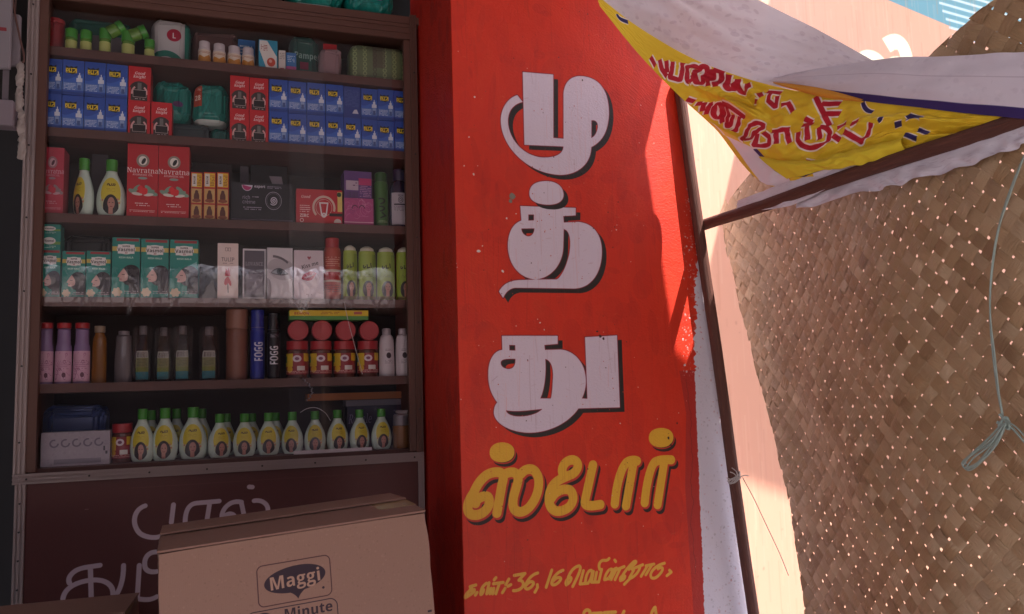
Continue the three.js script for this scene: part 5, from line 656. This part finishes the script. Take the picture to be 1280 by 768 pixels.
  bluebag: (p, w, h) => { const o = mesh('plastic_bag', pillow(w, h, 0.09, 0.012), std('#3c4a7a', 0.3)); o.position.set(...p); tag(o, 'crumpled blue plastic bag behind the pale grey carton', 'bag'); },
  shA: (p, w, h) => shampoo(p, w, h, 'white teardrop shampoo bottle turned sideways next to the pinkish oil carton', undefined, -0.75),
  shB: (p, w, h, i) => shampoo(p, w, h, i === 0 ? 'white teardrop shampoo bottle facing forward beside the tall red oil carton' : i < 4 ? 'large pale shampoo bottle in the front row of the bottom shelf' : 'large pale shampoo bottle half hidden behind the front row', i === 0 ? undefined : i < 4 ? 'large shampoo bottles on the bottom shelf' : 'large shampoo bottles at the back', i ? rr(-0.25, 0.1) : 0.05),
  shS: (p, w, h, i) => shampoo(p, w, h, i < 8 ? 'small pale shampoo bottle in the front row of the bottom shelf' : 'small pale shampoo bottle half hidden behind the front row', i < 8 ? 'small shampoo bottles on the bottom shelf' : 'small shampoo bottles at the back', rr(-0.35, 0.35)),
  brownjar: (p, w, h) => { const o = thing('wrapped_jar', p[0], p[1], p[2] - w / 2, 'tan jar with crinkled clear wrapping at the end of the bottom shelf', 'jar'); const r = cyl(h * 0.6, w / 2 * 0.96); mesh('body', solid(r), plastic('#8a5a2e', 0.3), o); mesh('lid', solid(cyl(h * 0.3, w * 0.44, 0.2)).translate(0, h * 0.602, 0), K.foil, o); mesh('wrapping', pillow(w * 0.7, h * 0.12, w * 0.6, 0.006).translate(0, h * 0.9, w * 0.3), film('#c9bcc0', 0.4), o); },
  purplebox: (p, w, h) => carton('incense_carton', w, h, 0.06, M.pbox, std('#2d2648', 0.5), null, p, ['dark purple carton at the back of the bottom shelf under flat boxes', 'carton']),
  greyflat: (p, w, h) => carton('flat_carton', w, Math.max(0.008, h), 0.05, M.greyflat, M.greyflat, null, p, ['thin grey carton lying on the dark purple carton', 'carton']),
  orangeflat: (p, w, h) => carton('flat_carton', w, Math.max(0.01, h), 0.06, M.orange, M.orange, null, p, ['long thin orange carton lying above the small shampoo bottles', 'carton']),
};
function spray(p, w, h, label, body, text) { const o = thing('spray_can', p[0], p[1], p[2] - w / 2, text, 'spray can'); const r = cyl(h * 0.73, w / 2, 0.06); mesh('body', solid(r), body, o); mesh('label', wrap(r, h * 0.02, h * 0.7, 1.5), label, o); mesh('collar', solid(cyl(h * 0.014, w / 2 * 0.98, 0.02)).translate(0, h * 0.7302, 0), K.foil, o); mesh('cap', solid(cyl(h * 0.253, w / 2 * 0.97, 0.1)).translate(0, h * 0.746, 0), body, o); }
function shampoo(p, w, h, label, group, turn) {
  const o = thing('shampoo_bottle', p[0], p[1], p[2] - w * 0.3, label, 'shampoo bottle', group, turn);
  const r = smooth([[0, w * 0.36, w * 0.2], [0.003, w * 0.41, w * 0.24], [h * 0.12, w * 0.47, w * 0.28], [h * 0.28, w * 0.5, w * 0.29], [h * 0.46, w * 0.455, w * 0.27], [h * 0.62, w * 0.33, w * 0.22], [h * 0.74, w * 0.21, w * 0.18], [h * 0.79, w * 0.185, w * 0.175]], 4);
  mesh('body', solid(r, 32), K.paleBody, o); mesh('label', oval(r, h * 0.355, w * 0.36, h * 0.32), M.shampoo, o); mesh('cap', solid(cyl(h * 0.2, w * 0.2, 0.08)).translate(0, h * 0.793, 0), K.greenCap, o);
}
const goods = [
["red_tin", -0.4186, 2.274, -0.07, 0.0391, 0.086], ["green_jar", -0.3815, 2.274, -0.06, 0.0275, 0.0602], ["green_jar", -0.35, 2.274, -0.06, 0.0261, 0.0601], ["green_jar", -0.3088, 2.274, -0.06, 0.0265, 0.0693],
["green_jar", -0.258, 2.274, -0.06, 0.0305, 0.0695], ["green_jar", -0.2097, 2.274, -0.06, 0.0239, 0.053], ["pack_grey", -0.3354, 2.274, -0.17, 0.1464, 0.137], ["pack_L", -0.1661, 2.274, -0.11, 0.0904, 0.1308],
["bag_pink", -0.061, 2.274, -0.17, 0.1162, 0.137], ["pill", -0.0834, 2.274, -0.06, 0.0287, 0.0639], ["pill", -0.0481, 2.274, -0.06, 0.03, 0.0618], ["pill", -0.0124, 2.274, -0.06, 0.0313, 0.0597],
["pill", 0.0213, 2.274, -0.06, 0.0297, 0.0594], ["boxA2", 0.0179, 2.274, -0.12, 0.0426, 0.1021], ["boxA", 0.0701, 2.274, -0.06, 0.046, 0.0822], ["boxW", 0.1046, 2.274, -0.06, 0.0167, 0.0583],
["boxBP", 0.1275, 2.274, -0.06, 0.0248, 0.0545], ["pack_P", 0.1655, 2.274, -0.13, 0.0743, 0.137], ["bag_clear", 0.2297, 2.274, -0.07, 0.0592, 0.1033], ["pack_strips", 0.3607, 2.274, -0.08, 0.1599, 0.114],
["blue", -0.4144, 2.079, -0.05, 0.0392, 0.0851], ["blue", -0.4144, 2.1645, -0.05, 0.0392, 0.0851], ["blue", -0.3711, 2.079, -0.05, 0.0448, 0.0851], ["blue", -0.3711, 2.1645, -0.05, 0.0448, 0.0851],
["blue", -0.325, 2.079, -0.05, 0.0447, 0.0851], ["blue", -0.325, 2.1645, -0.05, 0.0447, 0.0851], ["blue", -0.2782, 2.079, -0.05, 0.0463, 0.0851], ["blue", -0.2782, 2.1645, -0.05, 0.0463, 0.0851],
["goodk", -0.2284, 2.079, -0.05, 0.0489, 0.0851], ["goodk", -0.2284, 2.1645, -0.05, 0.0489, 0.0851], ["goodk", -0.1783, 2.079, -0.05, 0.0461, 0.085], ["teal_lo", -0.1327, 2.079, -0.12, 0.1227, 0.0889],
["teal_up", -0.1621, 2.141, -0.12, 0.0884, 0.11], ["teal28", -0.0689, 2.141, -0.11, 0.0869, 0.1052], ["teal_lo", -0.0471, 2.079, -0.14, 0.0475, 0.0969], ["goodk", 0.0013, 2.079, -0.05, 0.0453, 0.0851],
["goodk", 0.0013, 2.1645, -0.05, 0.0453, 0.0851], ["goodk", 0.0477, 2.079, -0.05, 0.0451, 0.0851], ["goodk", 0.0477, 2.1645, -0.05, 0.0451, 0.0851], ["blue", 0.0953, 2.079, -0.05, 0.0458, 0.0851],
["blue", 0.0953, 2.1645, -0.05, 0.0458, 0.0851], ["blue", 0.1422, 2.079, -0.05, 0.0455, 0.0851], ["blue", 0.1422, 2.1645, -0.05, 0.0455, 0.0851], ["blue", 0.1892, 2.079, -0.05, 0.0462, 0.0851],
["blue", 0.1892, 2.1645, -0.05, 0.0462, 0.0851], ["blue", 0.236, 2.079, -0.05, 0.0449, 0.0851], ["blue", 0.236, 2.1645, -0.05, 0.0449, 0.0851], ["blue", 0.2818, 2.079, -0.05, 0.0445, 0.085],
["blueside", 0.2818, 2.1644, -0.05, 0.0445, 0.085], ["blue", 0.3268, 2.079, -0.05, 0.0431, 0.0839], ["blue", 0.3268, 2.1633, -0.05, 0.0431, 0.0839], ["blue", 0.3708, 2.079, -0.05, 0.0426, 0.085],
["blue", 0.3708, 2.1644, -0.05, 0.0426, 0.085], ["blue", 0.4154, 2.079, -0.05, 0.0443, 0.0849], ["blue", 0.4154, 2.1643, -0.05, 0.0443, 0.0849], ["navpink", -0.4094, 1.877, -0.05, 0.0469, 0.1583],
["shA", -0.3473, 1.877, -0.06, 0.0576, 0.1425], ["shB", -0.2872, 1.877, -0.05, 0.0637, 0.1408], ["greybox", -0.3274, 1.877, -0.16, 0.0363, 0.179], ["nav", -0.2178, 1.877, -0.05, 0.0672, 0.179],
["nav", -0.1486, 1.877, -0.05, 0.0688, 0.179], ["balm0", -0.0972, 1.877, -0.05, 0.0263, 0.0392], ["balm1", -0.0972, 1.9165, -0.05, 0.0263, 0.0392], ["balm2", -0.0972, 1.956, -0.05, 0.0263, 0.0392],
["balm0", -0.0675, 1.877, -0.05, 0.0275, 0.0398], ["balm1", -0.0675, 1.9171, -0.05, 0.0275, 0.0398], ["balm2", -0.0675, 1.9572, -0.05, 0.0275, 0.0398], ["balm0", -0.037, 1.877, -0.05, 0.0278, 0.0404],
["balm1", -0.037, 1.9177, -0.05, 0.0278, 0.0404], ["balm2", -0.037, 1.9585, -0.05, 0.0278, 0.0404], ["blackbox", 0.0568, 1.877, -0.055, 0.1465, 0.1005], ["chevron", 0.0766, 1.877, -0.17, 0.0928, 0.179],
["post", 0.0146, 1.877, -0.19, 0.0211, 0.179], ["darkbox", -0.0657, 1.877, -0.18, 0.097, 0.179], ["redzip", 0.1962, 1.877, -0.05, 0.1149, 0.0904], ["purple_lo", 0.2964, 1.877, -0.05, 0.0752, 0.0725],
["purple_up", 0.2957, 1.95, -0.055, 0.0715, 0.0733], ["greencan", 0.3593, 1.877, -0.06, 0.0349, 0.1515], ["darkbottle", 0.4088, 1.877, -0.055, 0.0548, 0.1642], ["vs_s", -0.4088, 1.683, -0.05, 0.0424, 0.111],
["vs_t", -0.4097, 1.7944, -0.052, 0.0417, 0.0354], ["vs_t", -0.4105, 1.8302, -0.052, 0.0418, 0.0238], ["vs_s", -0.3602, 1.683, -0.05, 0.0473, 0.1086], ["vs_s", -0.3087, 1.683, -0.05, 0.0499, 0.1101],
["vs_l", -0.2509, 1.683, -0.05, 0.0596, 0.1443], ["vs_l", -0.1881, 1.683, -0.05, 0.06, 0.1426], ["vs_l", -0.1235, 1.683, -0.05, 0.0632, 0.1427], ["darkbag", -0.3522, 1.683, -0.17, 0.1082, 0.171],
["tulip", -0.0239, 1.683, -0.05, 0.0478, 0.138], ["lov", 0.0382, 1.683, -0.07, 0.055, 0.1294], ["eye", 0.0988, 1.683, -0.05, 0.0614, 0.1297], ["kiss", 0.1689, 1.683, -0.05, 0.0726, 0.1256],
["redbottle", 0.2302, 1.683, -0.055, 0.0422, 0.1637], ["lime", 0.2747, 1.683, -0.055, 0.0366, 0.1442], ["lime", 0.3189, 1.683, -0.055, 0.0454, 0.1434], ["lime", 0.3685, 1.683, -0.055, 0.0472, 0.1428],
["lime", 0.4162, 1.683, -0.055, 0.0415, 0.1432], ["pinkb", -0.4152, 1.486, -0.055, 0.0308, 0.1406], ["pinkb", -0.3797, 1.486, -0.055, 0.0345, 0.1406], ["pinkb", -0.3421, 1.486, -0.055, 0.035, 0.1405],
["amber", -0.3063, 1.486, -0.06, 0.0322, 0.1334], ["clearb", -0.2562, 1.486, -0.07, 0.0406, 0.1114], ["perf", -0.2144, 1.486, -0.065, 0.0385, 0.1336], ["perf", -0.169, 1.486, -0.065, 0.0357, 0.1297],
["perf", -0.1266, 1.486, -0.065, 0.0398, 0.1334], ["perf", -0.0663, 1.486, -0.065, 0.0424, 0.1313], ["browncyl", -0.0022, 1.486, -0.06, 0.0508, 0.174], ["fogb", 0.0462, 1.486, -0.055, 0.0327, 0.1718],
["fogk", 0.0846, 1.486, -0.055, 0.0302, 0.1639], ["jar", 0.1427, 1.486, -0.055, 0.0549, 0.0937], ["jar", 0.2008, 1.486, -0.055, 0.055, 0.0932], ["jar", 0.26, 1.486, -0.055, 0.0551, 0.0927],
["jar", 0.3198, 1.486, -0.055, 0.0541, 0.0922], ["whiteb", 0.368, 1.486, -0.055, 0.0398, 0.125], ["whiteb", 0.4099, 1.486, -0.055, 0.0383, 0.1249], ["palebox", -0.3479, 1.3, -0.055, 0.1396, 0.0763],
["bluebag", -0.3697, 1.3, -0.14, 0.1405, 0.1337], ["jar", -0.2569, 1.3, -0.075, 0.0462, 0.0897], ["shB", -0.2116, 1.3, -0.06, 0.0534, 0.1236], ["shB", -0.1629, 1.3, -0.06, 0.0587, 0.1237],
["shB", -0.1006, 1.3, -0.06, 0.0636, 0.1234], ["shS", -0.0405, 1.3, -0.06, 0.054, 0.105], ["shS", 0.0165, 1.3, -0.06, 0.0541, 0.1037], ["shS", 0.0728, 1.3, -0.06, 0.0542, 0.1035],
["shS", 0.1297, 1.3, -0.06, 0.0533, 0.1033], ["shS", 0.1847, 1.3, -0.06, 0.0524, 0.1032], ["shS", 0.2403, 1.3, -0.06, 0.0544, 0.1042], ["shS", 0.2959, 1.3, -0.06, 0.0523, 0.1031],
["shS", 0.3519, 1.3, -0.06, 0.0533, 0.1031], ["shB", -0.1997, 1.3, -0.135, 0.0487, 0.1181], ["shB", -0.1422, 1.3, -0.135, 0.0496, 0.1199], ["shB", -0.0836, 1.3, -0.135, 0.0506, 0.1177],
["shS", -0.0254, 1.3, -0.12, 0.0475, 0.104], ["shS", 0.0351, 1.3, -0.12, 0.0484, 0.1017], ["shS", 0.0928, 1.3, -0.12, 0.0494, 0.1015], ["brownjar", 0.4062, 1.3, -0.065, 0.047, 0.0949],
["purplebox", 0.3665, 1.3, -0.2, 0.1696, 0.109], ["greyflat", 0.3567, 1.4093, -0.2, 0.1583, 0.0153], ["orangeflat", 0.3128, 1.4269, -0.19, 0.274, 0.0187]
];
const seen = {};
for (const [key, x, y, z, w, h] of goods) { const i = seen[key] = (seen[key] ?? -1) + 1; makers[key]([x, y, z], w, h, i); }

// jars lying on the standing jars, lids towards the street
for (const [, x, y, , w, h] of goods.filter((g) => g[0] === 'jar').slice(0, 4)) {
  const R = w * 0.46, o = thing('spice_jar', x, y + h + R + 0.0004, -0.05, 'jar lying on its side with its round red lid facing out', 'jar', 'lying red-lidded jars');
  const lid = solid(cyl(0.02, R, 0.05), 36); lid.rotateX(Math.PI / 2); lid.translate(0, 0, -0.02); mesh('lid', lid, K.redLid, o);
  const rim = new THREE.TorusGeometry(R * 0.86, 0.0009, 6, 40); rim.translate(0, 0, 0.0004); mesh('lid_rim', rim, K.redLid, o);
  const b = solid(smooth([[0, R * 0.9, R * 0.9], [0.004, R * 0.97, R * 0.97], [0.06, R * 0.97, R * 0.97], [0.066, R * 0.85, R * 0.85]], 3)); b.rotateX(Math.PI / 2); b.translate(0, 0, -0.087); mesh('body', b, K.jarBody, o);
}
{ // flat yellow box on the lying jars
  const j = goods.filter((g) => g[0] === 'jar').slice(0, 4), top = Math.max(...j.map((g) => g[2] + g[5] + 2 * g[4] * 0.46)) + 0.0012;
  const w = 0.196; carton('flat_carton', w, 0.024, 0.05, M.yellowBox, std('#4f8a3c', 0.5), std('#d8b51c', 0.5), [(j[0][1] + j[3][1]) / 2 - 0.012, top, -0.045], ['long yellow and green carton lying across the round red jar lids', 'carton']);
}
// two green-lidded jars lying on the row of small jars
for (const [x, y, a, t] of [[-0.2846, 2.3448, -0.95, 'green-lidded jar tipped over on the small jars, steeply tilted'], [-0.2347, 2.3407, -1.10, 'green-lidded jar tipped over next to the white diaper pack']]) {
  const o = thing('small_jar', x, y, -0.07, t, 'jar'); o.rotation.z = a;
  const r = cyl(0.024, 0.0155); mesh('body', solid(r).translate(0, -0.02, 0), K.greenJar, o); mesh('lid', solid(cyl(0.015, 0.0165)).translate(0, 0.0042, 0), K.greenCap, o);
}
// packs on top of the cabinet
{ const o = mesh('diaper_pack', pillow(0.1724, 0.050, 0.12, 0.006), std('#5a3a38', 0.4)); o.position.set(0.0159, 2.4352, -0.01); tag(o, 'low brown pack lying on top of the cabinet', 'diaper pack'); }
{ const o = mesh('diaper_pack', pillow(0.1438, 0.120, 0.12, 0.006), M.teal28); o.position.set(0.1839, 2.4352, -0.01); tag(o, 'teal pack with an orange tag on top of the cabinet', 'diaper pack'); }
{ const o = mesh('diaper_pack', pillow(0.1273, 0.120, 0.12, 0.006), M.teal); o.position.set(0.3257, 2.4352, -0.01); tag(o, 'teal pack with a pale base on top of the cabinet', 'diaper pack'); }
// pale strip on the bottom shelf edge
{ const o = mesh('pale_strip', boxAt(0.19, 0.0085, 0.0006), std('#cfc3c6', 0.7)); o.position.set(0.225, 1.3045, -0.0335); o.rotation.z = 0.0; tag(o, 'narrow pale strip in front of the small shampoo bottles', 'paper'); }
{ // beaded chain hanging from the fifth shelf edge
  const o = thing('bead_chain', 0.152, 1.464, -0.037, 'short silvery bead chain hanging below the fifth shelf', 'chain'); const b = new THREE.SphereGeometry(0.0022, 8, 6);
  for (let k = 0; k < 16; k++) { const m = mesh('bead', b, K.foil, o); m.position.set(0.022 * Math.sin(k / 15 * 2.6) + 0.002 * Math.sin(k * 2), 0.02 - k * 0.0035, 0.002); }
}

// ------------------------------------------------------------------ cartons stacked in front of the cabinet
const kraft = printed(512, 512, (g, w, h) => { g.fillStyle = '#906c5e'; g.fillRect(0, 0, w, h); speckle(g, w, h, 1800, ['#836050', '#a37d6a', '#775646'], 5); }, 0.85);
M.noodle = printed(1024, 697, (g, w, h) => {
  g.fillStyle = '#947060'; g.fillRect(0, 0, w, h); speckle(g, w, h, 3500, ['#876452', '#a98470', '#7a5a4a'], 5);
  g.globalAlpha = 0.08; g.fillStyle = '#8a5f4a'; for (let x = 0; x < w; x += 7) g.fillRect(x, 0, 2, h); g.globalAlpha = 1;
  const ink = '#33222c', k = 1024 / (0.4352 * 2000); g.scale(k, k);
  g.strokeStyle = '#4a2a2c'; g.lineWidth = 3.2; g.beginPath(); g.roundRect(292, 88, 233, 130, 18); g.stroke();
  const ox = 410, oy = 146; g.fillStyle = ink; g.beginPath(); g.ellipse(ox, oy, 98, 42, -0.06, 0, 7); g.fill(); g.beginPath(); g.moveTo(ox - 36, oy + 34); g.quadraticCurveTo(ox - 2, oy + 46, ox + 6, oy + 66); g.quadraticCurveTo(ox + 14, oy + 44, ox + 44, oy + 30); g.fill();
  g.fillStyle = '#aa8470'; g.font = 'bold 58px sans-serif'; g.save(); g.translate(ox, oy + 2); g.rotate(-0.04); g.fillText('Maggi', 0, 0); g.restore(); g.fillStyle = ink; g.beginPath(); g.arc(ox + 88, oy + 44, 4, 0, 7); g.fill();
  g.strokeStyle = ink; g.lineWidth = 3; g.beginPath(); g.roundRect(ox - 160, oy + 84, 290, 150, 26); g.stroke(); g.beginPath(); g.fillStyle = ink; g.ellipse(ox - 108, oy + 136, 42, 46, 0, 0, 7); g.fill(); g.fillStyle = '#aa8470'; g.font = 'bold 62px sans-serif'; g.fillText('2', ox - 108, oy + 138);
  g.fillStyle = ink; g.font = 'bold 46px sans-serif'; g.fillText('Minute', ox + 36, oy + 108); g.fillText('Noodles', ox + 36, oy + 154);
  g.fillRect(847, 333, 14, 7); g.fillRect(847, 349, 14, 10); g.fillRect(847, 367, 14, 5);
}, 0.8);

function shippingCarton(x, y, z, w, h, d, yaw, roll, front, label, flaps) {
  const o = thing('shipping_carton', x, y, z, label, 'carton'); o.rotation.set(0, yaw, roll, 'YXZ');
  const t = 0.004; // board thickness; origin at the base's centre
  const g = new THREE.BoxGeometry(w, h - t, d, 28, 16, 14); g.translate(0, (h - t) / 2, 0);
  { // slightly bulged faces and knocked corners
    const p = g.attributes.position, s = x * 7 + y * 3; for (let i = 0; i < p.count; i++) { const a = p.getX(i) / w * 2, b = p.getY(i) / (h - t) * 2 - 1, c = p.getZ(i) / d * 2, e = 0.0012 * n3(a * 1.6 + s, b * 1.6, c * 1.6) + 0.0007 * n3(a * 6, b * 6 + s, c * 6), bul = 0.0025 * (1 - b * b); const near = Math.max(0, Math.abs(a) + Math.abs(b) + Math.abs(c) - 2.72) * 0.012; p.setXYZ(i, p.getX(i) + Math.sign(a) * (Math.abs(a) > 0.99 ? e + bul * (1 - c * c) - near : 0), p.getY(i) - Math.sign(b) * near * 0.6, p.getZ(i) + Math.sign(c) * (Math.abs(c) > 0.99 ? e + bul * (1 - a * a) - near : 0)); }
    g.computeVertexNormals();
  }
  mesh('body', g, [kraft, kraft, kraft, kraft, front, kraft], o);
  if (flaps) {
    const fl = (s, lift) => { const f = new RoundedBoxGeometry(w - 0.002, t, d / 2 - 0.002, 1, 0.0015); f.translate(0, t / 2, -s * d / 4); const m = mesh('flap', f, kraft, o); m.position.set(0, h - t + 0.0005, s * d / 2); m.rotation.x = s * lift; };
    fl(1, 0.01); fl(-1, 0.045); const tp = boxAt(w * 0.16, 0.0006, d * 0.5, w * 0.42, h + 0.0016, 0.0); mesh('tape', tp, new THREE.MeshPhysicalMaterial({ color: hex('#a88a66'), roughness: 0.2 }), o).rotation.x = 0.0;
  }
  return o;
}
shippingCarton(0.1100, 0.9249, 0.4727, 0.4352, 0.30, 0.27, 0.0530, 0.0621, M.noodle, 'brown noodle carton with a dark oval logo on top of its stack', true);
for (const [y, t] of [[0.16, 'plain brown carton at the bottom under the noodle carton'], [0.5352, 'plain brown carton between the noodle carton and the one below']]) shippingCarton(0.1100, y, 0.4727, 0.4352, 0.3732, 0.27, 0.0530, 0, kraft, t, true);
shippingCarton(-0.400, 0.16, 0.440, 0.44, 0.46, 0.36, 0.03, 0, kraft, 'brown carton at the floor beside the noodle carton stack', true);
shippingCarton(-0.400, 0.623, 0.440, 0.44, 0.4520, 0.36, -0.02, 0, kraft, 'brown carton whose top shows beside the noodle carton', true);

// ------------------------------------------------------------------ packets hanging in the dark doorway beside the cabinet
{
  const w = std('#a89a94', 0.45), cord = std('#6a4a44', 0.8);
  const s = thing('sachet_strip', -0.457, 2.1685, 0.05, 'strip of white twisted sachets hanging beside the cabinet trim', 'sachets');
  mesh('cord', tube([[-0.49, 2.71, 0.05], [-0.4757, 2.3357, 0.05], [-0.461, 2.2543, 0.05], [-0.4502, 2.2004, 0.05], [-0.456, 2.1869, 0.05]].map((p) => [p[0] - s.position.x, p[1] - s.position.y, p[2] - s.position.z]), 0.0022, 40, 6), cord, s);
  for (const q of [[-0.457, 2.1685, 0.05], [-0.457, 2.1138, 0.05], [-0.4524, 2.0599, 0.05], [-0.4494, 2.006, 0.05]]) { const g = solid(smooth([[-0.032, 0.002, 0.0006], [-0.028, 0.007, 0.001], [-0.012, 0.0085, 0.006], [0.004, 0.0065, 0.005], [0.018, 0.0075, 0.003], [0.028, 0.002, 0.001]], 4), 14); const p = g.attributes.position; for (let i = 0; i < p.count; i++) { const e = 0.0032 * n3(p.getX(i) * 120, p.getY(i) * 90, q[1] * 50 + p.getZ(i) * 120); p.setX(i, p.getX(i) + e); p.setZ(i, p.getZ(i) + e); } g.computeVertexNormals(); g.translate(q[0] - s.position.x, q[1] - s.position.y, q[2] - s.position.z); mesh('sachet', g, w, s); }
}
for (const [x, y, z, w, h, c, t] of [[-0.4886, 2.3400, 0.06, 0.03, 0.17, '#948a90', 'white folded packet hanging in the dark doorway'], [-0.4757, 2.3100, 0.03, 0.026, 0.12, '#8f8288', 'greyish packet hanging behind the white folded one']]) {
  const o = thing('hanging_packet', x, y, z, t, 'packet'); const g = pillow(w, h, 0.012, 0.005); g.translate(0, -h, 0.006); mesh('packet', g, std(c, 0.4), o); mesh('cord', tube([[0, -0.002, 0], [0.003, (2.72 - 0.14 * z - y) / 2, 0], [0, 2.72 - 0.14 * z - y, 0]], 0.0015, 16, 5), std('#6a4a44', 0.8), o);
  if (w > 0.028) mesh('red_band', boxAt(w * 0.9, 0.008, 0.001, 0, -h * 0.48, 0.0085), std('#8a3038', 0.5), o);
}
{
  const o = thing('hanging_tin', -0.4882, 2.1007, 0.05, 'grey box hanging by a tag strap below the white packets', 'box');
  mesh('box', new RoundedBoxGeometry(0.05, 0.058, 0.04, 3, 0.004).translate(0, -0.029, 0), std('#8a7c84', 0.55), o); const st = boxAt(0.012, 0.075, 0.002, 0.004, 0.0375, 0.0); mesh('strap', st, std('#6f646a', 0.6), o);
  mesh('cord', tube([[0.004, 0.074, 0], [0.004, 0.3, 0], [0.002, 0.6123, 0]], 0.0015, 20, 5), std('#4a3a38', 0.8), o);
}

// ------------------------------------------------------------------ across the street: an open stall, mirrored in the glass
{
  const st = thing('roofed_stall', 0, 0, 8.2, 'open stall with a sloping roof across the street', 'stall');
  const under = new THREE.BoxGeometry(12, 0.05, 1.7); under.rotateX(-0.3); under.translate(-1, 2.7, 0.0); mesh('roof', under, std('#8a7a74', 0.9), st);
  for (const x of [-6.8, -3, 1, 4.8]) { const c = new THREE.CylinderGeometry(0.05, 0.06, 2.45, 10); c.translate(x, 1.225, -0.4); mesh('post', c, std('#4a382e', 0.9), st); }
  mesh('back_wall', boxAt(14, 3.35, 0.1, -1, 1.675, 0.95), std('#40383a', 0.9), st);
  mesh('counter', boxAt(9, 0.9, 0.6, -1, 0.45, 0.2), std('#5a4a4c', 0.8), st);
}

renderer.render(scene, camera);
